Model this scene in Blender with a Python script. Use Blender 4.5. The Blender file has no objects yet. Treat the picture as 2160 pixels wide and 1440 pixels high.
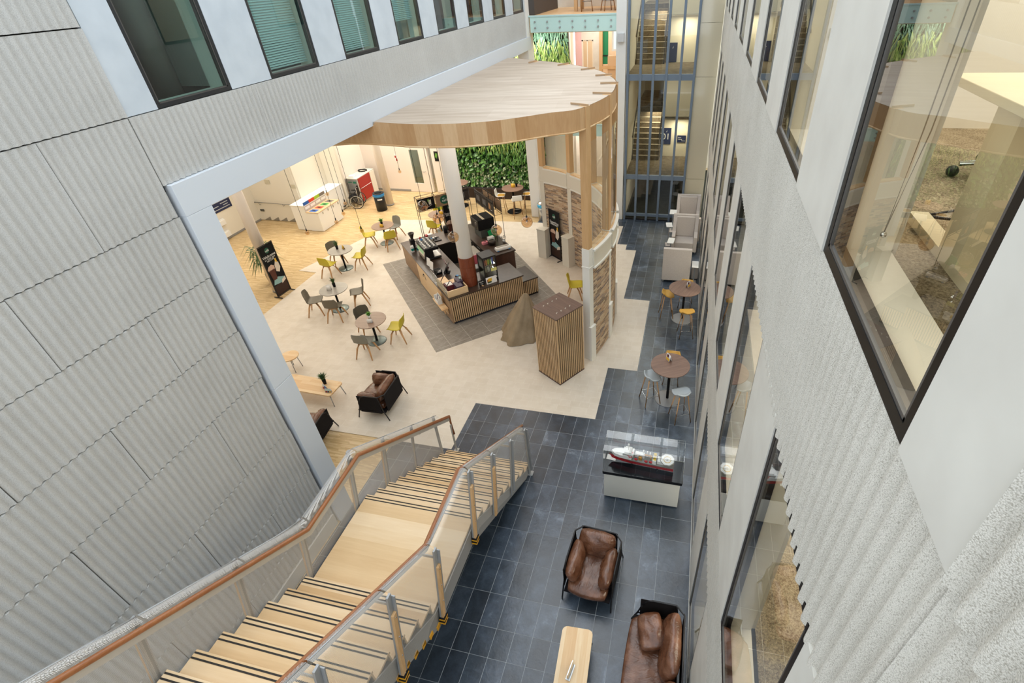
import bpy, bmesh, math, random
from math import sin, cos, pi, radians, sqrt, atan2
from mathutils import Vector, Matrix
random.seed(7)
SC = bpy.context.scene
COL = SC.collection
MATS = {}

# ------------------------------------------------------------------ objects
def tag(o, label=None, cat=None, group=None, kind=None):
    if label: o['label'] = label
    if cat: o['category'] = cat
    if group: o['group'] = group
    if kind: o['kind'] = kind
    return o

def thing(name, label, cat, loc=(0, 0, 0), rz=0.0, group=None):
    o = bpy.data.objects.new(name, None)
    o.empty_display_size = .1
    COL.objects.link(o)
    o.location = loc
    o.rotation_euler = (0, 0, rz)
    return tag(o, label, cat, group)

def dup(root, loc, rz=0.0, label=None, group=None):
    r = root.copy(); COL.objects.link(r)
    r.location = loc; r.rotation_euler = (0, 0, rz)
    if label: r['label'] = label
    if group: r['group'] = group
    for ch in list(root.children):
        c = ch.copy(); COL.objects.link(c); c.parent = r
        for g in list(ch.children):
            d = g.copy(); COL.objects.link(d); d.parent = c
    return r

def paint(root, swaps):
    """give the copy of a thing other materials: {part name stem: material}"""
    for o in [root] + list(root.children_recursive):
        s = o.name.split('.')[0]
        if s in swaps and o.type == 'MESH':
            o.data = o.data.copy()
            o.data.materials.clear()
            o.data.materials.append(swaps[s])

def frame_from(d):
    d = Vector(d).normalized()
    up = Vector((0, 0, 1)) if abs(d.z) < .95 else Vector((1, 0, 0))
    a = d.cross(up).normalized()
    b = a.cross(d).normalized()
    return a, b, d

class MB:
    def __init__(self):
        self.bm = bmesh.new()
        self.uv = None
        self.M = Matrix.Identity(4)
        self.mi = 0
    def at(self, loc=(0, 0, 0), rz=0, rx=0, ry=0):
        self.M = Matrix.Translation(loc) @ Matrix.Rotation(rz, 4, 'Z') @ Matrix.Rotation(ry, 4, 'Y') @ Matrix.Rotation(rx, 4, 'X')
        return self
    def V(self, p):
        return self.bm.verts.new(self.M @ Vector(p))
    def F(self, vs, smooth=False):
        try:
            f = self.bm.faces.new(vs)
            f.smooth = smooth
            f.material_index = self.mi
            return f
        except ValueError:
            return None
    def quad(self, pts, smooth=False):
        return self.F([self.V(p) for p in pts], smooth)
    def box(self, x0, x1, y0, y1, z0, z1, bev=0.0, seg=2):
        if x1 < x0: x0, x1 = x1, x0
        if y1 < y0: y0, y1 = y1, y0
        if z1 < z0: z0, z1 = z1, z0
        v = [self.V(p) for p in ((x0, y0, z0), (x1, y0, z0), (x1, y1, z0), (x0, y1, z0), (x0, y0, z1), (x1, y0, z1), (x1, y1, z1), (x0, y1, z1))]
        fs = [self.F([v[i] for i in q]) for q in ((3, 2, 1, 0), (4, 5, 6, 7), (0, 1, 5, 4), (1, 2, 6, 5), (2, 3, 7, 6), (3, 0, 4, 7))]
        if bev > 0:
            es = list({e for f in fs for e in f.edges})
            r = bmesh.ops.bevel(self.bm, geom=es, offset=bev, segments=seg, profile=.5, affect='EDGES')
            for f in r['faces']: f.smooth = True; f.material_index = self.mi
        return self
    def prism(self, poly, z0, z1, smooth=False):
        a = [self.V((p[0], p[1], z0)) for p in poly]
        b = [self.V((p[0], p[1], z1)) for p in poly]
        n = len(poly)
        ar = sum(poly[i][0] * poly[(i + 1) % n][1] - poly[(i + 1) % n][0] * poly[i][1] for i in range(n))
        if ar < 0: a.reverse(); b.reverse()
        self.F(a[::-1]); self.F(b)
        for i in range(n):
            self.F([a[i], a[(i + 1) % n], b[(i + 1) % n], b[i]], smooth)
        return self
    def extrude(self, poly, axis, t0, t1, smooth=False):
        """poly in the plane across axis ('x': (y,z), 'y': (x,z))"""
        f = (lambda p, t: (t, p[0], p[1])) if axis == 'x' else (lambda p, t: (p[0], t, p[1]))
        a = [self.V(f(p, t0)) for p in poly]; b = [self.V(f(p, t1)) for p in poly]
        n = len(poly)
        self.F(a); self.F(b[::-1])
        for i in range(n):
            self.F([a[i], b[i], b[(i + 1) % n], a[(i + 1) % n]], smooth)
        return self
    def cyl(self, p0, p1, r0, r1=None, n=16, caps=True, smooth=True):
        r1 = r0 if r1 is None else r1
        p0 = Vector(p0); p1 = Vector(p1)
        a, b, d = frame_from(p1 - p0)
        A = [self.V(p0 + (a * cos(2 * pi * i / n) + b * sin(2 * pi * i / n)) * r0) for i in range(n)]
        B = [self.V(p1 + (a * cos(2 * pi * i / n) + b * sin(2 * pi * i / n)) * r1) for i in range(n)]
        for i in range(n):
            self.F([A[i], A[(i + 1) % n], B[(i + 1) % n], B[i]][::-1], smooth)
        if caps:
            self.F(A); self.F(B[::-1])
        return self
    def tube(self, path, r, n=8, closed=False, caps=True):
        P = [Vector(p) for p in path]
        m = len(P)
        rings = []
        prev = None
        for i in range(m):
            if closed: t = (P[(i + 1) % m] - P[i - 1])
            else: t = P[min(i + 1, m - 1)] - P[max(i - 1, 0)]
            if t.length < 1e-9: t = Vector((0, 0, 1))
            t.normalize()
            if prev is None:
                a, b, _ = frame_from(t)
            else:
                a = prev - t * prev.dot(t)
                if a.length < 1e-6: a = frame_from(t)[0]
                a.normalize(); b = a.cross(t).normalized() * -1
                b = t.cross(a).normalized()
            prev = a
            rr = r[i] if isinstance(r, (list, tuple)) else r
            rings.append([self.V(P[i] + (a * cos(2 * pi * k / n) + b * sin(2 * pi * k / n)) * rr) for k in range(n)])
        for i in range(m if closed else m - 1):
            A, B = rings[i], rings[(i + 1) % m]
            for k in range(n):
                self.F([A[k], A[(k + 1) % n], B[(k + 1) % n], B[k]], True)
        if caps and not closed:
            self.F(rings[0][::-1]); self.F(rings[-1])
        return self
    def lathe(self, prof, n=24, smooth=True, c=(0, 0), a0=0, a1=2 * pi):
        full = abs(a1 - a0 - 2 * pi) < 1e-6
        k = n if full else n + 1
        rings = []
        for r, z in prof:
            if r < 1e-5 and full:
                rings.append([self.V((c[0], c[1], z))])
            else:
                rings.append([self.V((c[0] + r * cos(a0 + (a1 - a0) * i / n), c[1] + r * sin(a0 + (a1 - a0) * i / n), z)) for i in range(k)])
        for A, B in zip(rings, rings[1:]):
            for i in range(n):
                j = (i + 1) % k if full else i + 1
                if len(A) == 1 and len(B) == 1: continue
                if len(A) == 1: self.F([A[0], B[j], B[i]][::-1], smooth)
                elif len(B) == 1: self.F([A[i], A[j], B[0]], smooth)
                else: self.F([A[i], A[j], B[j], B[i]], smooth)
        return self
    def disc(self, c, r, z0, z1, n=32):
        return self.lathe([(0, z0), (r, z0), (r, z1), (0, z1)], n, False, c)
    def grid(self, fn, nu, nv, smooth=True, uvs=None, closed_u=False):
        if uvs and self.uv is None: self.uv = self.bm.loops.layers.uv.new('UVMap')
        R = [[self.V(fn(i / nu, j / nv)) for j in range(nv + 1)] for i in range(nu if closed_u else nu + 1)]
        m = len(R)
        for i in range(nu):
            for j in range(nv):
                i2 = (i + 1) % m
                f = self.F([R[i][j], R[i2][j], R[i2][j + 1], R[i][j + 1]], smooth)
                if f and uvs:
                    for lp, (a, b) in zip(f.loops, ((i, j), (i + 1, j), (i + 1, j + 1), (i, j + 1))):
                        lp[self.uv].uv = uvs(a / nu, b / nv)
        return R
    def sheet(self, fn, nu, nv, th):
        """a curved sheet with thickness th along its normal"""
        def nrm(u, v):
            e = 1e-3
            a = Vector(fn(min(u + e, 1), v)) - Vector(fn(max(u - e, 0), v))
            b = Vector(fn(u, min(v + e, 1))) - Vector(fn(u, max(v - e, 0)))
            return a.cross(b).normalized()
        A = self.grid(fn, nu, nv)
        B = self.grid(lambda u, v: tuple(Vector(fn(u, v)) - nrm(u, v) * th), nu, nv)
        edge = [(i, 0) for i in range(nu)] + [(nu, j) for j in range(nv)] + [(i, nv) for i in range(nu, 0, -1)] + [(0, j) for j in range(nv, 0, -1)]
        n = len(edge)
        for k in range(n):
            a, b = edge[k], edge[(k + 1) % n]
            self.F([A[b[0]][b[1]], A[a[0]][a[1]], B[a[0]][a[1]], B[b[0]][b[1]]], True)
        return self
    def sphere(self, c, r, n=16, m=10, sq=(1, 1, 1)):
        prof = []
        R = []
        for j in range(m + 1):
            t = -pi / 2 + pi * j / m
            prof.append((cos(t), sin(t)))
        for j, (a, z) in enumerate(prof):
            if j in (0, m): R.append([self.V((c[0], c[1], c[2] + z * r * sq[2]))])
            else: R.append([self.V((c[0] + r * sq[0] * a * cos(2 * pi * i / n), c[1] + r * sq[1] * a * sin(2 * pi * i / n), c[2] + z * r * sq[2])) for i in range(n)])
        for A, B in zip(R, R[1:]):
            for i in range(n):
                j = (i + 1) % n
                if len(A) == 1: self.F([A[0], B[j], B[i]], True)
                elif len(B) == 1: self.F([A[i], A[j], B[0]], True)
                else: self.F([A[i], A[j], B[j], B[i]], True)
        return self
    def build(self, name, mat, parent=None, fix=True):
        me = bpy.data.meshes.new(name)
        if fix and self.bm.faces:
            bmesh.ops.recalc_face_normals(self.bm, faces=self.bm.faces[:])
        self.bm.to_mesh(me); self.bm.free()
        for m in (mat if isinstance(mat, (list, tuple)) else [mat]): me.materials.append(m)
        o = bpy.data.objects.new(name, me)
        COL.objects.link(o)
        if parent is not None: o.parent = parent
        return o

def single(name, mb, mat, label, cat, group=None):
    return tag(mb.build(name, mat), label, cat, group)

def struct(name, mb, mat, parent=None, fix=True):
    o = mb.build(name, mat, parent, fix)
    if parent is None: o['kind'] = 'structure'
    return o

def text(name, body, size, mat, parent, M, align='CENTER', ext=.001, yal='CENTER', italic=0.0):
    cu = bpy.data.curves.new(name, 'FONT')
    cu.body = body; cu.size = size; cu.extrude = ext
    cu.align_x = align; cu.align_y = yal; cu.shear = italic
    tmp = bpy.data.objects.new('tmp_text', cu)
    COL.objects.link(tmp)
    dg = bpy.context.evaluated_depsgraph_get()
    me = bpy.data.meshes.new_from_object(tmp.evaluated_get(dg))
    bpy.data.objects.remove(tmp); bpy.data.curves.remove(cu)
    me.name = name
    me.transform(M)
    me.materials.clear(); me.materials.append(mat)
    o = bpy.data.objects.new(name, me); COL.objects.link(o)
    if parent is not None: o.parent = parent
    return o

def plane_matrix(origin, right, up):
    r = Vector(right).normalized(); u = Vector(up).normalized(); n = r.cross(u)
    return Matrix(((r.x, u.x, n.x, origin[0]), (r.y, u.y, n.y, origin[1]), (r.z, u.z, n.z, origin[2]), (0, 0, 0, 1)))

# ------------------------------------------------------------------ materials
def srgb(h):
    if isinstance(h, str):
        h = h.lstrip('#'); c = [int(h[i:i + 2], 16) / 255 for i in (0, 2, 4)]
    else: c = h
    return tuple((x / 12.92 if x <= .04045 else ((x + .055) / 1.055) ** 2.4) for x in c) + (1.0,)

class NT:
    def __init__(self, name):
        self.m = bpy.data.materials.new(name); self.m.use_nodes = True
        self.t = self.m.node_tree; self.t.nodes.clear()
        self.out = self.n('ShaderNodeOutputMaterial')
    def n(self, typ, **kw):
        nd = self.t.nodes.new(typ)
        for k, v in kw.items():
            if k in nd.inputs.keys() if isinstance(k, str) and k in [i.name for i in nd.inputs] else False: nd.inputs[k].default_value = v
            else: setattr(nd, k, v)
        return nd
    def l(self, a, b): self.t.links.new(a, b); return self
    def val(self, op, a, b=None, c=None):
        nd = self.t.nodes.new('ShaderNodeMath'); nd.operation = op
        for i, x in enumerate((a, b, c)):
            if x is None: continue
            if isinstance(x, (int, float)): nd.inputs[i].default_value = x
            else: self.l(x, nd.inputs[i])
        return nd.outputs[0]
    def pos(self, kind='Object', scale=(1, 1, 1), rot=(0, 0, 0), loc=(0, 0, 0)):
        if kind == 'World':
            g = self.t.nodes.new('ShaderNodeNewGeometry'); s = g.outputs['Position']
        else:
            g = self.t.nodes.new('ShaderNodeTexCoord'); s = g.outputs[kind]
        mp = self.t.nodes.new('ShaderNodeMapping')
        mp.inputs['Scale'].default_value = scale; mp.inputs['Rotation'].default_value = rot; mp.inputs['Location'].default_value = loc
        self.l(s, mp.inputs['Vector'])
        return mp.outputs[0]
    def noise(self, vec, scale, detail=3, rough=.5, dist=0):
        nd = self.t.nodes.new('ShaderNodeTexNoise')
        nd.inputs['Scale'].default_value = scale; nd.inputs['Detail'].default_value = detail
        nd.inputs['Roughness'].default_value = rough; nd.inputs['Distortion'].default_value = dist
        self.l(vec, nd.inputs['Vector'])
        return nd.outputs['Fac']
    def ramp(self, fac, stops, interp='LINEAR'):
        nd = self.t.nodes.new('ShaderNodeValToRGB'); cr = nd.color_ramp; cr.interpolation = interp
        while len(cr.elements) > 1: cr.elements.remove(cr.elements[-1])
        cr.elements[0].position = stops[0][0]; cr.elements[0].color = srgb(stops[0][1])
        for p, c in stops[1:]:
            e = cr.elements.new(p); e.color = srgb(c)
        self.l(fac, nd.inputs[0])
        return nd.outputs[0]
    def mix(self, fac, a, b, mode='MIX'):
        nd = self.t.nodes.new('ShaderNodeMix'); nd.data_type = 'RGBA'; nd.blend_type = mode
        for i, x in ((0, fac), (6, a), (7, b)):
            if isinstance(x, (int, float)): nd.inputs[i].default_value = x
            elif isinstance(x, (tuple, str)): nd.inputs[i].default_value = srgb(x) if isinstance(x, str) else x
            else: self.l(x, nd.inputs[i])
        return nd.outputs[2]
    def bump(self, h, strength=.3, dist=.01):
        nd = self.t.nodes.new('ShaderNodeBump'); nd.inputs['Strength'].default_value = strength; nd.inputs['Distance'].default_value = dist
        self.l(h, nd.inputs['Height'])
        return nd.outputs[0]
    def bsdf(self, color, rough=.5, metal=0, spec=.5, normal=None, **kw):
        nd = self.t.nodes.new('ShaderNodeBsdfPrincipled')
        for k, x in (('Base Color', color), ('Roughness', rough), ('Metallic', metal), ('Specular IOR Level', spec)):
            if isinstance(x, str): nd.inputs[k].default_value = srgb(x)
            elif isinstance(x, (int, float, tuple)): nd.inputs[k].default_value = x
            else: self.l(x, nd.inputs[k])
        for k, x in kw.items(): nd.inputs[k.replace('_', ' ')].default_value = x
        if normal is not None: self.l(normal, nd.inputs['Normal'])
        return nd.outputs[0]
    def done(self, sh):
        self.l(sh, self.out.inputs['Surface']); MATS[self.m.name] = self.m
        return self.m

def plain(name, col, rough=.5, metal=0, spec=.5, **kw):
    t = NT(name); return t.done(t.bsdf(col, rough, metal, spec, **kw))

def mottled(name, c1, c2, scale=20, rough=.6, bump=0, metal=0, coord='Object', stretch=(1, 1, 1), detail=3, bscale=None, spec=.5, lo=.3, hi=.7, bdist=.005):
    t = NT(name); p = t.pos(coord, stretch); f = t.noise(p, scale, detail)
    c = t.ramp(f, [(lo, c1), (hi, c2)])
    nb = None
    if bump:
        h = f if bscale is None else t.noise(p, bscale, 2)
        nb = t.bump(h, bump, bdist)
    return t.done(t.bsdf(c, rough, metal, spec, nb))

def wood(name, c1, c2, c3, axis='x', scale=6, rough=.45, plank=None, coord='Object', rot=0, plank_len=1.2):
    """fine grain along axis; plank = board width gives each board its own tone"""
    t = NT(name)
    p = t.pos(coord, (1, 1, 1), (0, 0, rot))
    st = {'x': (.07, 1, 1), 'y': (1, .07, 1), 'z': (1, 1, .07)}[axis]
    mp = t.n('ShaderNodeMapping'); mp.inputs['Scale'].default_value = st; t.l(p, mp.inputs['Vector'])
    g = t.noise(mp.outputs[0], scale * 8, 4, .6, .4)
    g2 = t.noise(mp.outputs[0], scale, 2, .5, .6)
    f = t.val('ADD', t.val('MULTIPLY', g, .55), t.val('MULTIPLY', g2, .45))
    if plank:
        sx = t.n('ShaderNodeSeparateXYZ'); t.l(p, sx.inputs[0])
        a = {'x': 1, 'y': 0, 'z': 0}[axis]; l = {'x': 0, 'y': 1, 'z': 2}[axis]
        row = t.val('FLOOR', t.val('DIVIDE', sx.outputs[a], plank))
        wn = t.n('ShaderNodeTexWhiteNoise', noise_dimensions='1D'); t.l(row, wn.inputs['W'])
        seg = t.val('FLOOR', t.val('ADD', t.val('DIVIDE', sx.outputs[l], plank_len), t.val('MULTIPLY', wn.outputs['Value'], 7.3)))
        w2 = t.n('ShaderNodeTexWhiteNoise', noise_dimensions='2D')
        cb = t.n('ShaderNodeCombineXYZ'); t.l(row, cb.inputs[0]); t.l(seg, cb.inputs[1]); t.l(cb.outputs[0], w2.inputs['Vector'])
        f = t.val('ADD', t.val('MULTIPLY', f, .6), t.val('MULTIPLY', w2.outputs['Value'], .4))
    c = t.ramp(f, [(.25, c1), (.5, c2), (.75, c3)])
    return t.done(t.bsdf(c, rough))

def glass(name, tint='#ffffff', refl=1.0, through=1.0, rough=0.0):
    """a thin pane: clear straight through, mirror by Fresnel"""
    t = NT(name)
    tr = t.n('ShaderNodeBsdfTransparent'); c = srgb(tint); tr.inputs[0].default_value = tuple(x * through for x in c[:3]) + (1,)
    gl = t.n('ShaderNodeBsdfGlossy'); gl.inputs['Roughness'].default_value = rough
    fr = t.n('ShaderNodeFresnel'); fr.inputs[0].default_value = 1.5
    g = t.n('ShaderNodeNewGeometry')
    # the same reflectance from either face of the pane
    fr2 = t.n('ShaderNodeLayerWeight'); fr2.inputs[0].default_value = .5
    a = fr2.outputs['Facing']
    sch = t.val('ADD', t.val('MULTIPLY', t.val('POWER', a, 4.0), .9), .07)
    fac = t.val('MINIMUM', t.val('MULTIPLY', sch, refl), .95)
    mx = t.n('ShaderNodeMixShader'); t.l(fac, mx.inputs[0]); t.l(tr.outputs[0], mx.inputs[1]); t.l(gl.outputs[0], mx.inputs[2])
    return t.done(mx.outputs[0])

def emit(name, col, s=1):
    t = NT(name); e = t.n('ShaderNodeEmission'); e.inputs[0].default_value = srgb(col); e.inputs[1].default_value = s
    return t.done(e.outputs[0])
# ------------------------------------------------------------------ shared materials
def concrete(name, c1, c2, c3, pit=150):
    t = NT(name); p = t.pos('World')
    v = t.n('ShaderNodeTexVoronoi'); v.inputs['Scale'].default_value = pit; t.l(p, v.inputs['Vector'])
    f1 = t.noise(p, pit * .9, 3, .6); f2 = t.noise(p, 1.6, 3, .5)
    f = t.val('ADD', t.val('ADD', t.val('MULTIPLY', f1, .5), t.val('MULTIPLY', f2, .14)), t.val('MULTIPLY', t.val('SUBTRACT', 1, v.outputs['Distance']), .36))
    c = t.ramp(f, [(.36, c1), (.52, c2), (.70, c3)])
    nb = t.bump(t.val('SUBTRACT', 1, v.outputs['Distance']), .35, .004)
    return t.done(t.bsdf(c, .9, 0, .2, nb))
CONC_L = concrete('ribbed_concrete_grey', '#adaca9', '#c6c6c3', '#d3d3d1', 240)
CONC_R = concrete('ribbed_concrete_pale', '#a8a398', '#cfcbc2', '#dfdbd2', 300)
PANEL_L = mottled('white_infill_panel_cool', '#bcc6cf', '#c9d2da', 3, .5, spec=.3)
JOINT = plain('joint_dark', '#23221f', .9)
PANEL_W = mottled('white_infill_panel', '#cbc8c0', '#d6d4cc', 3, .5, spec=.3)
WHITE = plain('white_paint', '#e6e6e4', .55, spec=.3)
BEAM_W = plain('beam_white', '#d3dae2', .45, spec=.35)
CREAM = plain('cream_paint', '#e7e2d6', .6, spec=.3)
PINKWALL = plain('warm_white_wall', '#ece3da', .6, spec=.3)
FRAME_D = plain('dark_window_frame', '#1d2126', .35)
FRAME_B = plain('black_brown_frame', '#100e0d', .4, spec=.25)
GLASS_R = glass('window_glass_warm', '#fbf8ec', 1.25)
GLASS_L = glass('window_glass_green', '#c3dcd8', 1.1)
GLASS_C = glass('clear_glass', '#f7fbfa', 1.0)
GLASS_A = glass('acrylic_case', '#fbfdfd', 1.25)
AMBER = glass('amber_globe_glass', '#eed9bd', 1.6)
BULBG = glass('bulb_glass', '#f6e6cf', .8)
BLACK = plain('black_metal', '#16161a', .45)
BLACKM = plain('black_matte', '#121214', .75, spec=.25)
CANVAS = plain('black_canvas', '#191618', .85, spec=.2)
STEEL = plain('brushed_steel', '#b9bcbd', .32, .85)
CHROME = plain('chrome', '#d6d8da', .12, 1.0)
GREYM = plain('grey_metal_paint', '#a5a7a9', .45, .35)
STEELGREY = plain('stringer_grey', '#9a9b9c', .5, .25)
BLUESTEEL = plain('blue_grey_mullion', '#6d7d90', .45, .15)
OAK = wood('oak_light', '#d0a676', '#deba8b', '#e8cca3', 'x', 5, .42, .09)
OAKY = wood('oak_light_boards', '#d3a878', '#e0bd8f', '#ebd2ac', 'y', 5, .42, .085)
OAKLEG = wood('oak_leg', '#b3875a', '#c4986a', '#d1a87b', 'z', 8, .5)
OAKPOST = wood('oak_post', '#c09867', '#cea87a', '#d9b78b', 'z', 4, .5)
TREAD = wood('stair_oak', '#d2b083', '#e0c297', '#ebd3b0', 'x', 3.4, .32, .21, plank_len=30)
RAILWOOD = wood('red_brown_rail', '#7c4a2a', '#925c36', '#a66f46', 'y', 9, .35)
WALNUT = wood('walnut_top', '#6b5146', '#86695a', '#9b7f6f', 'x', 4, .5)
GAPDARK = plain('slat_gap_black', '#17110e', .8)
DARKWOOD = wood('dark_walnut', '#38241c', '#4a3128', '#5a3d31', 'z', 4, .4)
KTOP = wood('kiosk_brown_top', '#52403a', '#6d564c', '#84695c', 'y', 4, .5)
SLATW = wood('pale_slat', '#b99871', '#cbaa82', '#d8ba95', 'z', 6, .55)
COUNTER = mottled('counter_brown_top', '#3b2f28', '#463930', 8, .3, spec=.5)
CSIDE = mottled('counter_side_tan', '#94785d', '#a2866a', 6, .55)
DARKIN = plain('counter_inside', '#19140f', .6)
LEATHER = None
def leather():
    t = NT('brown_leather'); p = t.pos('Object')
    f = t.noise(p, 5, 3, .55); g = t.noise(p, 90, 2)
    c = t.ramp(f, [(.3, '#50301f'), (.52, '#67422e'), (.72, '#7f5843')])
    w = t.noise(t.pos('Object', (1, .45, 1)), 10, 3, .5, 2.2)
    h = t.val('ADD', t.val('MULTIPLY', w, 1.0), t.val('MULTIPLY', g, .05))
    return t.done(t.bsdf(c, .27, 0, .6, t.bump(h, .3, .03)))
LEATHER = leather()
PODF = mottled('pod_fabric', '#c3bab3', '#cec6bf', 60, .9, .1, spec=.15)
WHITEP = plain('white_plastic', '#eeeeec', .4)
YELLOW = plain('mustard_yellow_plastic', '#c9b92d', .5)
TAUPE = plain('taupe_plastic', '#6f695b', .5)
GREYCH = plain('grey_plastic', '#86857c', .5)
DGREYCH = plain('dark_taupe_plastic', '#565349', .5)
OCHRE = plain('ochre_plastic', '#cf9f45', .5)
PALEGR = plain('pale_blue_grey_plastic', '#b3bbc0', .5)
PEDGREY = mottled('pedestal_steel', '#5d6a69', '#6f7b79', 5, .35, metal=.6)
TARP = None
def tarp():
    t = NT('beige_tarpaulin'); p = t.pos('Object')
    f = t.noise(p, 3, 3); c = t.ramp(f, [(.3, '#8d7c63'), (.7, '#a3927a')])
    return t.done(t.bsdf(c, .8, 0, .2, t.bump(t.noise(p, 12, 3, .5, 1), .4, .02)))
TARP = tarp()
SOIL = plain('dark_soil', '#20160f', .95)
LEAFG = mottled('leaf_green', '#3f7a2c', '#7fb04a', 9, .5, coord='World')
LEAFD = mottled('leaf_dark', '#2c4a26', '#56743c', 9, .5, coord='World')
GRASSY = mottled('leaf_yellow_green', '#6f9a35', '#b9c965', 9, .5, coord='World')
NAVY = plain('navy_sign', '#1f2a52', .5)
RED = plain('red_door', '#a3201a', .45)
BLUEBAG = plain('blue_bag', '#2a86c8', .4)
SKYBAG = plain('sky_blue_bag', '#3aa6d6', .4)
CARPET = None
def carpet(name, a, b):
    t = NT(name); p = t.pos('World')
    f = t.noise(p, 70, 4, .8); g = t.noise(p, 6, 2)
    k = t.val('ADD', t.val('MULTIPLY', f, .75), t.val('MULTIPLY', g, .25))
    return t.done(t.bsdf(t.ramp(k, [(.38, a), (.62, b)]), .95, 0, .1, t.bump(f, .6, .01)))
CARPET = carpet('beige_brown_carpet', '#574c3c', '#b7a98f')
STAIRCARPET = carpet('stair_carpet', '#4d4438', '#8f8472')
MINT = plain('mint_glass', '#cdeee9', .12, spec=.6)
PINKP = plain('pink_paint', '#e2bfc4', .6)
GREENP = plain('green_door', '#1d8a5c', .5)
TANP = plain('tan_board', '#d0b08b', .6)
GOLDY = plain('leaflet_yellow', '#e3b53a', .5)
PAPER = plain('paper_white', '#f1f0ee', .6)
PURPLE = plain('purple_packet', '#3c3048', .5)
MAROON = plain('maroon_packet', '#5d1f30', .5)
LEAFGREEN = plain('cafe_green', '#0f5a45', .5)
INKW = plain('sign_white', '#f4f4f2', .6)
CHALK = plain('chalk_panel', '#3a322c', .7)

def tiles_slate():
    t = NT('slate_tiles'); p = t.pos('World')
    g = t.n('ShaderNodeNewGeometry')
    f = t.noise(p, 3.2, 5, .62, .6); s = t.noise(p, 26, 3, .6)
    k = t.val('ADD', t.val('ADD', t.val('MULTIPLY', f, .62), t.val('MULTIPLY', s, .16)), t.val('MULTIPLY', g.outputs['Random Per Island'], .22))
    c = t.ramp(k, [(.34, '#232b35'), (.5, '#343f4c'), (.62, '#475363'), (.76, '#808d9c')])
    r = t.ramp(f, [(.3, '#707070'), (.7, '#909090')])
    return t.done(t.bsdf(c, .3, 0, .85, t.bump(t.noise(p, 9, 5, .6, .4), .3, .012)))
SLATE = tiles_slate()
GROUT = plain('pale_grout', '#b4babf', .9)
def tiles_beige():
    t = NT('beige_tiles'); p = t.pos('World')
    br = t.n('ShaderNodeTexBrick'); t.l(p, br.inputs['Vector'])
    br.offset = .43; br.offset_frequency = 2; br.squash = .66; br.squash_frequency = 3
    br.inputs['Scale'].default_value = 1; br.inputs['Mortar Size'].default_value = .004
    br.inputs['Brick Width'].default_value = .36; br.inputs['Row Height'].default_value = .2
    br.inputs['Color1'].default_value = srgb('#d3c8b8'); br.inputs['Color2'].default_value = srgb('#dbd1c3'); br.inputs['Mortar'].default_value = srgb('#e2dbcf')
    n = t.noise(p, 4, 4, .6)
    c = t.mix(.32, br.outputs['Color'], t.ramp(n, [(.3, '#c6baa9'), (.7, '#e0d8cc')]))
    return t.done(t.bsdf(c, .42, 0, .4))
BEIGE = tiles_beige()
def parquet():
    t = NT('strip_parquet')
    p = t.pos('World')
    sx = t.n('ShaderNodeSeparateXYZ'); t.l(p, sx.inputs[0])
    row = t.val('FLOOR', t.val('DIVIDE', sx.outputs[1], .024))
    w0 = t.n('ShaderNodeTexWhiteNoise', noise_dimensions='1D'); t.l(row, w0.inputs['W'])
    seg = t.val('FLOOR', t.val('ADD', t.val('DIVIDE', sx.outputs[0], .3), t.val('MULTIPLY', w0.outputs['Value'], 9)))
    cb = t.n('ShaderNodeCombineXYZ'); t.l(row, cb.inputs[0]); t.l(seg, cb.inputs[1])
    w = t.n('ShaderNodeTexWhiteNoise', noise_dimensions='2D'); t.l(cb.outputs[0], w.inputs['Vector'])
    n = t.noise(p, 1.3, 3)
    k = t.val('ADD', t.val('MULTIPLY', w.outputs['Value'], .72), t.val('MULTIPLY', n, .28))
    c = t.ramp(k, [(.1, '#b5986c'), (.5, '#c8ad80'), (.9, '#d8c198')])
    return t.done(t.bsdf(c, .36, 0, .4))
PARQUET = parquet()
def grey_mat():
    t = NT('grey_patterned_tile')
    p = t.pos('World', rot=(0, 0, radians(45)))
    sx = t.n('ShaderNodeSeparateXYZ'); t.l(p, sx.inputs[0])
    def line(o, per, w, off=0):
        f = t.val('FRACT', t.val('DIVIDE', t.val('ADD', o, 100 + off), per))
        return t.val('LESS_THAN', t.val('ABSOLUTE', t.val('SUBTRACT', f, .5)), w / per)
    g = t.val('MAXIMUM', line(sx.outputs[0], .6, .005), line(sx.outputs[1], .6, .005))
    d1 = t.val('ADD', t.val('MULTIPLY', sx.outputs[0], 1.0), t.val('MULTIPLY', sx.outputs[1], .42))
    d2 = t.val('SUBTRACT', t.val('MULTIPLY', sx.outputs[0], .42), t.val('MULTIPLY', sx.outputs[1], 1.0))
    dl = t.val('MULTIPLY', t.val('MAXIMUM', line(d1, .27, .0035), line(d2, .31, .0035)), .55)
    m = t.val('MAXIMUM', g, dl)
    base = t.ramp(t.noise(t.pos('World'), 7, 4, .6), [(.3, '#7d766d'), (.7, '#938c83')])
    return t.done(t.bsdf(t.mix(m, base, '#b7b0a7'), .45, 0, .4))
GREYTILE = grey_mat()
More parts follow.
